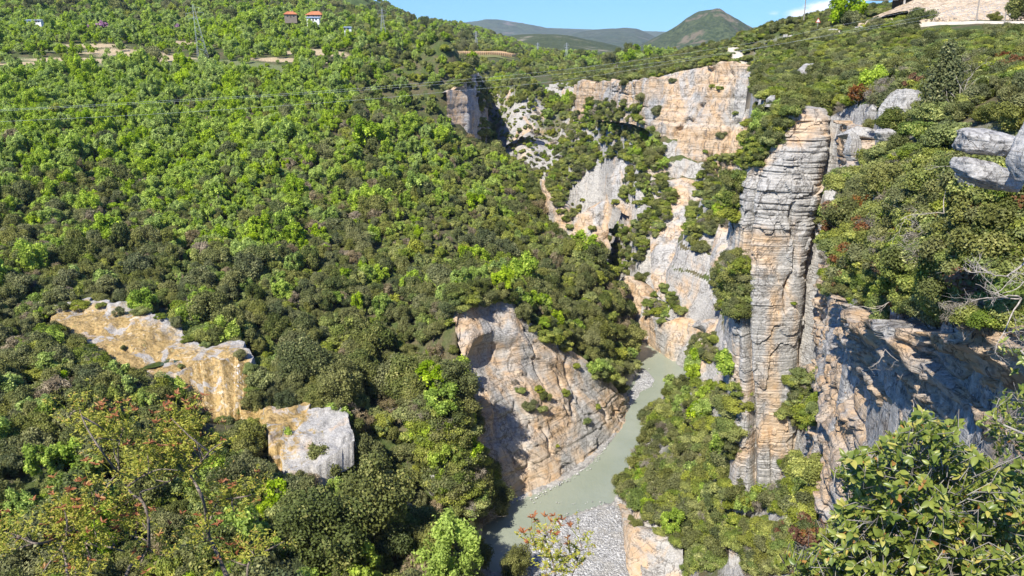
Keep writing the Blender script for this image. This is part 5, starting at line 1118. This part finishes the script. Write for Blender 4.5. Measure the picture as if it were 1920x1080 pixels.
# ---------------------------------------------------------------- road on the right ridge, its walls, the quarried bank, poles, sign
t = NT('quarry_bank'); P = t.pos((1, 1, 1)); n = t.noise(P, .35, 6, .7); v1 = t.vor(P, 1.3); n3 = t.noise(P, .05, 4)
c = t.mix(t.ramp(n, .35, .65), (0.48, 0.36, 0.23), (0.66, 0.53, 0.38)); c = t.mix(t.math('MULTIPLY', t.ramp(v1.outputs['Distance'], .1, .5, 1, 0), t.ramp(n3, .42, .58)), c, (0.62, 0.61, 0.58))
bank_mat = t.done(t.bsdf(c, .95, .1, t.bump(t.math('ADD', n, t.ramp(v1.outputs['Distance'], 0, .6, 1, 0)), 1, .5)))
ribbon('quarried_bank', [(1700, 22, 216), (1716, 8, 224), (1740, -8, 232), (1800, -40, 245), (1900, -60, 245), (2000, -70, 240)], [(1700, 36, 209), (1716, 42, 206), (1740, 44, 204), (1800, 44, 196), (1900, 42, 190), (2000, 40, 186)], .8, bank_mat, 121, .7, 3, .4, .5, 2.0, foot=2, back=12)
paved = plain('road_pale', (0.55, 0.49, 0.40), .95, .1, .12, .4)
RD = [(1380, 88, 310), (1430, 78, 282), (1480, 68, 262), (1540, 58, 246), (1600, 50, 232), (1660, 46, 220), (1720, 47, 208), (1800, 47, 196), (1880, 48, 187), (1960, 50, 180)]
C_ = catmull([W(*a) for a in RD], 90); g = ground(C_[:, 0], C_[:, 1])[0]; tgt = np.gradient(C_, axis=0); tgt[:, 2] = 0; tgt /= np.linalg.norm(tgt, axis=1)[:, None]; nn = np.cross(tgt, [0, 0, 1])
zc_ = g + .3; rd = []
for off, dz in ((-3.2, -3), (-3.1, 0), (0, .05), (3.1, 0), (3.2, -4)): q = C_ + nn * off; q[:, 2] = zc_ + dz; rd.append(q)
tag(link('road', mesh_np('road', np.stack(rd, 1).reshape(-1, 3), grid_faces(90, 5), paved, False)), kind='structure')
wallm = plain('stone_wall', (0.58, 0.54, 0.47), .95, .1, .25, 2)
for i, (a, b, h) in enumerate([(14, 22, 1.2), (33, 35, 2.2), (47, 51, 1.2), (56, 58, 1.2)]):
    m = MB(); rv = np.random.default_rng(i)
    for k in range(a, b):
        p = C_[k] + nn[k] * 3.6; m.box((p[0], p[1], zc_[k] - h / 2 + .5), (np.linalg.norm(C_[k + 1] - C_[k]) * 1.01, .5, h + .3 * rv.random()), math.atan2(tgt[k][1], tgt[k][0]))
    tag(m.build('retaining_wall', wallm), ['long low stone wall along the left end of the ridge road', 'tall short stone wall below the road sign', 'low pale stone wall left of the quarried bank bush', 'shortest pale stone wall next to the quarried bank'][i], 'wall')
for i in range(9):
    px = [1612, 1632, 1648, 1668, 1684, 1640, 1735, 1760, 1785][i]; py = [50, 47, 48, 44, 46, 45, 44, 42, 41][i]
    boulder(px, py, [228, 225, 222, 218, 214, 223, 203, 200, 198][i], 2.6 + (i % 3), 1.8 + .5 * (i % 2), ['pale rock heap at the left end of the roadside stones', 'second pale rock from the left beside the ridge road', 'third pale rock beside the ridge road, next to the wall', 'tall pale rock beside the ridge road before the bank', 'pale rock right beside the dark bank bush', 'low pale rock behind the roadside heap', 'pale rock at the left foot of the quarried bank', 'middle pale rock at the foot of the quarried bank', 'right pale rock at the foot of the quarried bank'][i], 60 + i, mat=bank_mat)
wood_m = plain('pole_wood', (0.34, 0.30, 0.25), .9, .1, .2, 2)
def pole(px, pyb, pyt, Y, label, arm=True):
    q = W(px, pyb, Y); H = W(px, pyt, Y)[2] - q[2]; o = empty('utility_pole', q - [0, 0, 1.5]); tag(o, label, 'pole')
    m = MB(); m.tube([(0, 0, 0), (0, 0, H + 1.5)], [.17, .11], 8); m.build('post', wood_m, o); m = MB(); m.box((0, 0, H + .9), (1.8, .12, .12)); a = m.build('cross_arm', wood_m, o)
    for x in (-.8, 0, .8): i_ = MB(); i_.tube([(x, 0, H + .97), (x, 0, H + 1.2)], .06, 6); i_.build('insulator', plasterw, a)
pole(1508, 28, -42, 252, 'utility pole on the skyline left of the light green tree'); pole(1879, 66, 22, 160, 'short utility pole in the scrub below the quarried bank'); pole(1829, 44, -40, 196, 'tall utility pole against the quarried bank')
def sign(px, py, Y):
    q = W(px, py + 10, Y); o = empty('road_sign', q); tag(o, 'small triangular warning sign beside the ridge road', 'road sign')
    m = MB(); m.tube([(0, 0, -1.5), (0, 0, 2.4)], .05, 6); m.build('post', steel, o); rd_ = plain('sign_red', (0.6, 0.04, 0.03), .4, .4, .05, 1)
    T = lambda s, y: [(-.75 * s, y, 2.2 + .43 - .43 * s), (.75 * s, y, 2.2 + .43 - .43 * s), (0, y, 2.2 + .43 + .87 * s)]
    m = MB(); m.add(T(1, -.06) + T(1, -.02), [(0, 1, 2), (5, 4, 3), (0, 3, 4, 1), (1, 4, 5, 2), (2, 5, 3, 0)]); b = m.build('panel', rd_, o); m = MB(); m.add(T(.72, -.068) + T(.72, -.062), [(0, 1, 2), (5, 4, 3)]); m.build('sign_face', plasterw, b)
sign(1532, 47, 244)
cable_m = plain('cable_aluminium', (0.62, 0.64, 0.62), .4, .5, .05, 1)
for i, pts in enumerate([[(-220, 214), (0, 205.5), (320, 188), (640, 168), (1060, 130), (1400, 82), (1560, 50), (1700, 22), (1829, -8)],
                         [(-220, 217), (0, 208), (320, 191), (640, 171.5), (1060, 138), (1400, 93), (1600, 56), (1720, 33), (1879, 4)],
                         [(-220, 237), (0, 228), (320, 212), (640, 190), (860, 170), (1060, 150), (1280, 115), (1500, 76), (1700, 43), (1879, 14)]]):
    P = catmull([W(px, py, 132 + 64 * (px + 220) / 2050) for px, py in pts], 70); m = MB(); m.tube(P, .012, 5)
    tag(m.build('power_cable', cable_m), ['uppermost thin power cable across the gorge', 'middle thin power cable just below the uppermost one', 'lowest thin power cable across the gorge'][i], 'cable')
# ---------------------------------------------------------------- shrubs right in front of the lens
def leaf_shape(n=6, fold=.25, curl=.2):
    """one leaf blade along +x, unit length, unit half width: list of points and faces"""
    xs = np.linspace(0, 1, n); w = np.sin(np.pi * xs ** .8) ** .8 * .5; w[0] = w[-1] = 0
    V = []; Fc = []
    for x, h in zip(xs, w): V += [(x, -h, fold * h - curl * x * x), (x, 0, -curl * x * x), (x, h, fold * h - curl * x * x)]
    for i in range(n - 1):
        a = 3 * i; Fc += [(a, a + 3, a + 4, a + 1), (a + 1, a + 4, a + 5, a + 2)]
    return np.array(V), np.array(Fc)
LEAFV, LEAFF = leaf_shape()
def blades(P, Dr, Nr, ln, wd, rng):
    """leaf blades at P, pointing along Dr, upper side towards Nr"""
    n = len(P); Dr = Dr / (np.linalg.norm(Dr, axis=1)[:, None] + 1e-9); B = np.cross(Nr, Dr); B /= np.linalg.norm(B, axis=1)[:, None] + 1e-9; N = np.cross(Dr, B)
    s = rng.uniform(.6, 1.25, n)[:, None, None]; w = rng.uniform(.8, 1.2, n)[:, None, None]
    V = P[:, None] + s * ln * (LEAFV[None, :, 0:1] * Dr[:, None] + LEAFV[None, :, 2:3] * N[:, None]) + s * w * wd * LEAFV[None, :, 1:2] * B[:, None]
    k = len(LEAFV); Fc = (LEAFF[None] + (np.arange(n) * k)[:, None, None]).reshape(-1, 4)
    return V.reshape(-1, 3), Fc
def leafmesh(name, P, Dr, Nr, ln, wd, rng, mat, parent):
    V, Fc = blades(np.array(P), np.array(Dr), np.array(Nr), ln, wd, rng); lv = np.repeat(rng.uniform(0, 1, len(P)), len(LEAFV))
    return link(name, mesh_np(name, V, Fc, mat, True, {'lv': ('POINT', lv)}), parent)
def near_leaf(name, a, b, c, rough=.38, spec=.5, trans=.28):
    t = NT(name); lv = t.attr('lv'); col = t.mix(lv, a, b); col = t.mix(t.ramp(lv, .86, .93), col, c)
    p = t.bsdf(col, rough, spec); tr = t.n('ShaderNodeBsdfTranslucent'); t.l(col, tr.inputs[0]); m = t.n('ShaderNodeMixShader'); m.inputs[0].default_value = trans
    t.l(p, m.inputs[1]); t.l(tr.outputs[0], m.inputs[2]); return t.done(m.outputs[0])
NL = near_leaf('leaf_holm', (0.12, 0.175, 0.028), (0.34, 0.375, 0.07), (0.48, 0.44, 0.10)); NLd = near_leaf('leaf_dead', (0.34, 0.17, 0.05), (0.50, 0.27, 0.08), (0.55, 0.42, 0.10), .6, .2)
def leafy_bush(outline, Y0, Y1, root, n_tip, seed, label, leaf=.032, dens=13, name='leafy_shrub'):
    """a bush whose twigs end inside the space seen through the outline, between two distances"""
    rng = np.random.default_rng(seed); o = empty(name, root); tag(o, label, 'shrub'); root = np.array(root, float)
    pl = np.array(outline, float); tips = []
    while len(tips) < n_tip:
        px, py = rng.uniform(pl[:, 0].min(), pl[:, 0].max()), rng.uniform(pl[:, 1].min(), pl[:, 1].max())
        if polyline_sd(np.array([px]), np.array([py]), pl)[0] < 4: continue
        tips.append(W(px, py, rng.uniform(Y0, Y1)))
    tips = np.array(tips); br = MB(); mains = []
    for k in range(11):
        t = tips[rng.integers(n_tip)]; P = [root + (t - root) * s + rng.normal(0, .03, 3) * (s > 0) * np.linalg.norm(t - root) * .6 for s in np.linspace(0, .92, 8)]; br.tube([p - root for p in P], np.linspace(.010, .004, 8), 6); mains += P[3:]
    mains = np.array(mains); LP, LD, LN, DP, DD, DN = [], [], [], [], [], []
    for t in tips:
        j = np.argmin(((mains - t) ** 2).sum(1)); a = mains[j] * .35 + t * .65 + rng.normal(0, .02, 3); mid = (a + t) / 2 + rng.normal(0, .03, 3) + [0, 0, .03]
        br.tube([a - root, mid - root, t - root], [.0020, .0015, .0009], 4)
        ax = t - mid; ax /= np.linalg.norm(ax) + 1e-9; ax = ax * .6 + np.array([-.15, -.25, .7]); ax /= np.linalg.norm(ax)
        for i in range(int(rng.integers(dens - 3, dens + 4))):
            r = rng.normal(0, 1, 3); r -= ax * (r @ ax); r /= np.linalg.norm(r) + 1e-9; d = r * rng.uniform(.6, 1.0) + ax * rng.uniform(.1, .9)
            p = t - ax * rng.uniform(0, .07) - root
            (DP if rng.random() < .035 else LP).append(p); 
            if len(LP) + len(DP) > len(LD) + len(DD):
                if len(DP) > len(DD): DD.append(d); DN.append(ax + .3 * r)
                else: LD.append(d); LN.append(ax + rng.normal(0, .25, 3))
    br.build('branches', barkgrey, o, True)
    leafmesh('leaves', LP, LD, LN, leaf, leaf * .5, rng, NL, o)
    if DP: leafmesh('withered_leaves', DP, DD, DN, leaf * .9, leaf * .45, rng, NLd, o)
    return o
leafy_bush([(1545, 1090), (1540, 985), (1590, 930), (1560, 850), (1620, 840), (1690, 800), (1735, 765), (1790, 790), (1830, 850), (1880, 855), (1960, 880), (1960, 1130), (1545, 1130)], 2.2, 3.1, (1.55, 2.45, 87.35), 1250, 5, 'large bright evergreen bush with small oval leaves filling the bottom right corner')
leafy_bush([(1455, 1090), (1470, 1045), (1520, 1030), (1560, 960), (1600, 1000), (1600, 1100), (1455, 1110)], 2.3, 2.8, (1.28, 2.35, 87.45), 120, 6, 'low leafy branch at the left foot of the large evergreen bush')
leafy_bush([(1835, 775), (1860, 735), (1920, 715), (1970, 720), (1970, 880), (1900, 860), (1855, 830)], 3.0, 3.6, (2.75, 3.15, 88.0), 110, 7, 'leafy twig coming in at the right edge above the large evergreen bush', dens=7)
leafy_bush([(1870, 640), (1920, 600), (1960, 640), (1960, 720), (1890, 710)], 3.4, 3.9, (2.95, 3.4, 88.3), 16, 8, 'thin sparse twig with few leaves at the right edge', leaf=.03, dens=5)

YG = near_leaf('leaf_terebinth', (0.36, 0.38, 0.045), (0.58, 0.54, 0.10), (0.56, 0.38, 0.10), .5, .3, .35); RL_ = near_leaf('leaf_young_red', (0.34, 0.12, 0.05), (0.52, 0.22, 0.09), (0.55, 0.33, 0.12), .5, .3, .35)
stem_bark = plain('stem_bark', (0.21, 0.165, 0.125), .9, .1, .45, 40)
def terebinth(label, Y, stems, tufts, seed, r0=.0085):
    """stems: polylines in the photo; tufts: (x, y, size, share of red, density)"""
    rng = np.random.default_rng(seed); base = W(*stems[0][0], Y); o = empty('terebinth_shrub', base); tag(o, label, 'shrub'); m = MB()
    pts = []
    for k, st in enumerate(stems):
        yy = Y + rng.uniform(-.12, .12) * (k > 0); P = catmull([W(x, y, yy + .05 * i * math.sin(i + k)) for i, (x, y) in enumerate(st)], 5 * len(st)); n = len(P)
        ra = r0 * (1 if k == 0 else .62); m.tube([p - base for p in P], np.linspace(ra, ra * .3, n) * (1 + .12 * rng.normal(0, 1, n)), 6); pts += list(P)
    pts = np.array(pts); G_, GD, GN, R1, RD_, RN = [], [], [], [], [], []; tw = MB()
    for (x, y, s, red, den) in tufts:
        c = W(x, y, Y + rng.uniform(-.15, .15)); rad = s * Y / F; j = np.argmin(((pts - c) ** 2).sum(1)); a = pts[j]
        m.tube([a - base, (a + c) / 2 - base + rng.normal(0, .2 * rad, 3), c - base], [.005, .004, .002], 4)
        for i in range(int(den * .72)):
            t = c + rng.normal(0, .55 * rad, 3) * [1, .8, 1]; d = (t - c) / (np.linalg.norm(t - c) + 1e-9) * .7 + np.array([0, -.1, .75]); L = rng.uniform(.05, .13)
            P = branch_pts(t, d, L, 4, rng, .12, .06); tw.tube([p - base for p in P], [.0022, .0019, .0016, .0013, .001], 3, False)
            isr = rng.random() < red * .55
            if isr:
                for q in range(6):
                    ph = rng.uniform(0, 6.28); dd = np.array([math.cos(ph), math.sin(ph) * .7, rng.uniform(.1, 1.1)]); R1.append(P[-1] - base); RD_.append(dd); RN.append(rng.normal(0, .4, 3) + [0, -.3, .8])
            else:
                for q in range(20):
                    p = P[rng.integers(1, 5)] + rng.normal(0, .004, 3); ph = rng.uniform(0, 6.28); G_.append(p - base); GD.append(np.array([math.cos(ph), math.sin(ph), rng.uniform(-.2, .9)])); GN.append(rng.normal(0, .5, 3) + [0, -.4, .7])
    m.build('stem', stem_bark, o, True); tw.build('twigs', YG, o)
    if G_: leafmesh('leaves', G_, GD, GN, .019, .0065, rng, YG, o)
    if R1: leafmesh('young_leaves', R1, RD_, RN, .030, .009, rng, RL_, o)
    return o
def cr(L): return [(x / 3, 720 + y / 3) for x, y in L]
def ct(L): return [(x / 3, 720 + y / 3, s, r, d) for x, y, s, r, d in L]
terebinth('tallest crooked shrub with yellow green tufts at the bottom left', 3.6,
          [cr([(700, 1150), (715, 1050), (760, 1000), (825, 945), (838, 850), (830, 740), (800, 660), (745, 620), (715, 580), (680, 510), (650, 480), (560, 360), (480, 230), (440, 120)]),
           cr([(715, 580), (760, 545), (820, 510), (900, 480), (1000, 485)]), cr([(665, 500), (620, 550), (560, 650), (490, 745)]), cr([(670, 500), (668, 430), (665, 360), (690, 260)]), cr([(800, 655), (790, 610), (850, 590), (930, 560), (1010, 510)]), cr([(700, 940), (640, 925), (560, 890), (530, 800), (535, 700)])],
          ct([(455, 150, 16, 0, 12), (480, 230, 22, .05, 22), (390, 190, 12, 0, 8), (540, 300, 24, .05, 26), (600, 270, 20, .3, 18), (650, 240, 22, .6, 22), (690, 300, 24, .35, 26), (640, 350, 22, .1, 22), (700, 240, 18, .6, 14), (660, 465, 18, .9, 12), (760, 490, 24, .05, 24), (740, 540, 16, 0, 10), (830, 480, 20, .1, 16), (830, 395, 12, .9, 9), (540, 600, 20, .95, 16), (510, 590, 12, .95, 8), (620, 700, 16, .8, 12), (650, 800, 22, .9, 16), (740, 740, 22, .15, 22), (760, 820, 24, .2, 26), (720, 850, 18, .2, 14), (800, 780, 14, .6, 8), (880, 540, 12, .6, 8), (600, 840, 12, .8, 8), (880, 960, 22, .15, 18), (780, 1050, 18, .9, 12), (850, 900, 16, .5, 10)]), 3)
terebinth('upright shrub with yellow green plume and red top right of the tallest crooked shrub', 3.8,
          [cr([(1290, 1120), (1230, 970), (1190, 890), (1168, 820), (1155, 700), (1120, 600), (1070, 510), (1040, 420), (1010, 320), (985, 200)]), cr([(1165, 820), (1195, 730), (1230, 660), (1330, 640)]), cr([(1070, 510), (1130, 440), (1190, 370), (1250, 330)])],
          ct([(1000, 165, 18, .95, 16), (1050, 170, 12, .9, 9), (960, 190, 12, .9, 7), (990, 250, 24, .05, 26), (1040, 280, 24, .1, 24), (1080, 240, 16, 0, 12), (960, 330, 22, .15, 20), (1010, 380, 28, .05, 32), (1060, 370, 20, .05, 18), (1050, 450, 26, .05, 28), (1000, 470, 20, 0, 16), (1130, 540, 26, .05, 26), (1170, 440, 24, .05, 24), (1210, 340, 18, .3, 14), (1270, 330, 9, .9, 6), (1120, 590, 20, .05, 16), (1230, 700, 24, .05, 24), (1300, 640, 24, .3, 24), (1350, 620, 18, .5, 16), (1380, 680, 20, .1, 16), (1320, 720, 20, .15, 18), (1420, 620, 18, .1, 12), (1460, 580, 9, .1, 6), (1050, 860, 16, .95, 12), (1100, 850, 20, .3, 18), (1150, 860, 20, .3, 16), (1010, 910, 12, .95, 8), (1200, 1000, 22, .1, 18)]), 4, .012)
terebinth('low spreading shrub with orange and red young leaves at the lower left edge', 3.4,
          [cr([(385, 1120), (375, 1010), (350, 915), (330, 870), (260, 890), (190, 895), (110, 860)]), cr([(430, 1110), (425, 970), (450, 930), (490, 880)]), cr([(350, 915), (375, 850), (380, 760)]), cr([(190, 895), (150, 850), (150, 820)])],
          ct([(345, 670, 16, .6, 12), (380, 740, 26, .25, 28), (330, 780, 18, .1, 14), (440, 750, 22, .3, 22), (350, 780, 18, .8, 12), (400, 830, 20, .3, 20), (450, 830, 16, .8, 10), (280, 770, 10, 0, 6), (420, 800, 20, .2, 18), (25, 830, 14, .95, 10), (20, 890, 20, .5, 16), (80, 890, 24, .05, 24), (60, 940, 16, .1, 10), (140, 870, 10, .1, 8), (320, 940, 14, .9, 10), (410, 940, 14, .9, 10), (500, 950, 22, .05, 20), (490, 1040, 24, .1, 24), (540, 1000, 18, .1, 14), (340, 1030, 14, .9, 10), (230, 1075, 12, .9, 8), (560, 920, 12, .1, 8)]), 5, .010)
terebinth('thin yellow green forked shoot right of the upright shrub at the bottom', 3.7,
          [cr([(1390, 1130), (1395, 1020), (1430, 960), (1490, 940), (1600, 885)]), cr([(1430, 960), (1390, 915), (1350, 895)])],
          ct([(1330, 960, 18, .9, 14), (1300, 990, 12, .9, 8), (1430, 930, 18, .05, 14), (1480, 940, 14, .05, 10), (1560, 905, 8, 0, 5), (1370, 900, 8, 0, 5), (1400, 960, 14, .1, 8)]), 6, .006)
terebinth('small shrub with rusty red top leaves in front of the white gravel bar', 3.6,
          [[(1045, 1110), (1040, 1070), (1030, 1030), (1020, 1005)], [(1060, 1110), (1080, 1060), (1092, 1020)], [(1040, 1070), (1060, 1045)]],
          [(1000, 1008, 14, .97, 12), (1025, 995, 16, .97, 14), (1035, 1010, 14, .95, 12), (1015, 1035, 14, .35, 12), (1045, 1045, 18, .15, 16), (1040, 1070, 20, .1, 18), (1070, 1065, 16, .1, 12), (1090, 1010, 12, .6, 8), (1095, 1030, 14, .3, 8), (1075, 1040, 12, .2, 6)], 7, .007)
for k, nm in [('ever', 'evergreen_forest'), ('spring', 'deciduous_forest'), ('mid', 'olive_thicket'), ('bare', 'leafless_thicket'), ('scrub', 'rim_scrub'), ('dscrub', 'dark_scrub'), ('red', 'reddish_scrub'), ('dry', 'dry_scrub')]:
    if MASS.get(k): mass_object(nm, k, MASS[k])
print('PLANTS', {k: len(v) for k, v in bykind.items()})
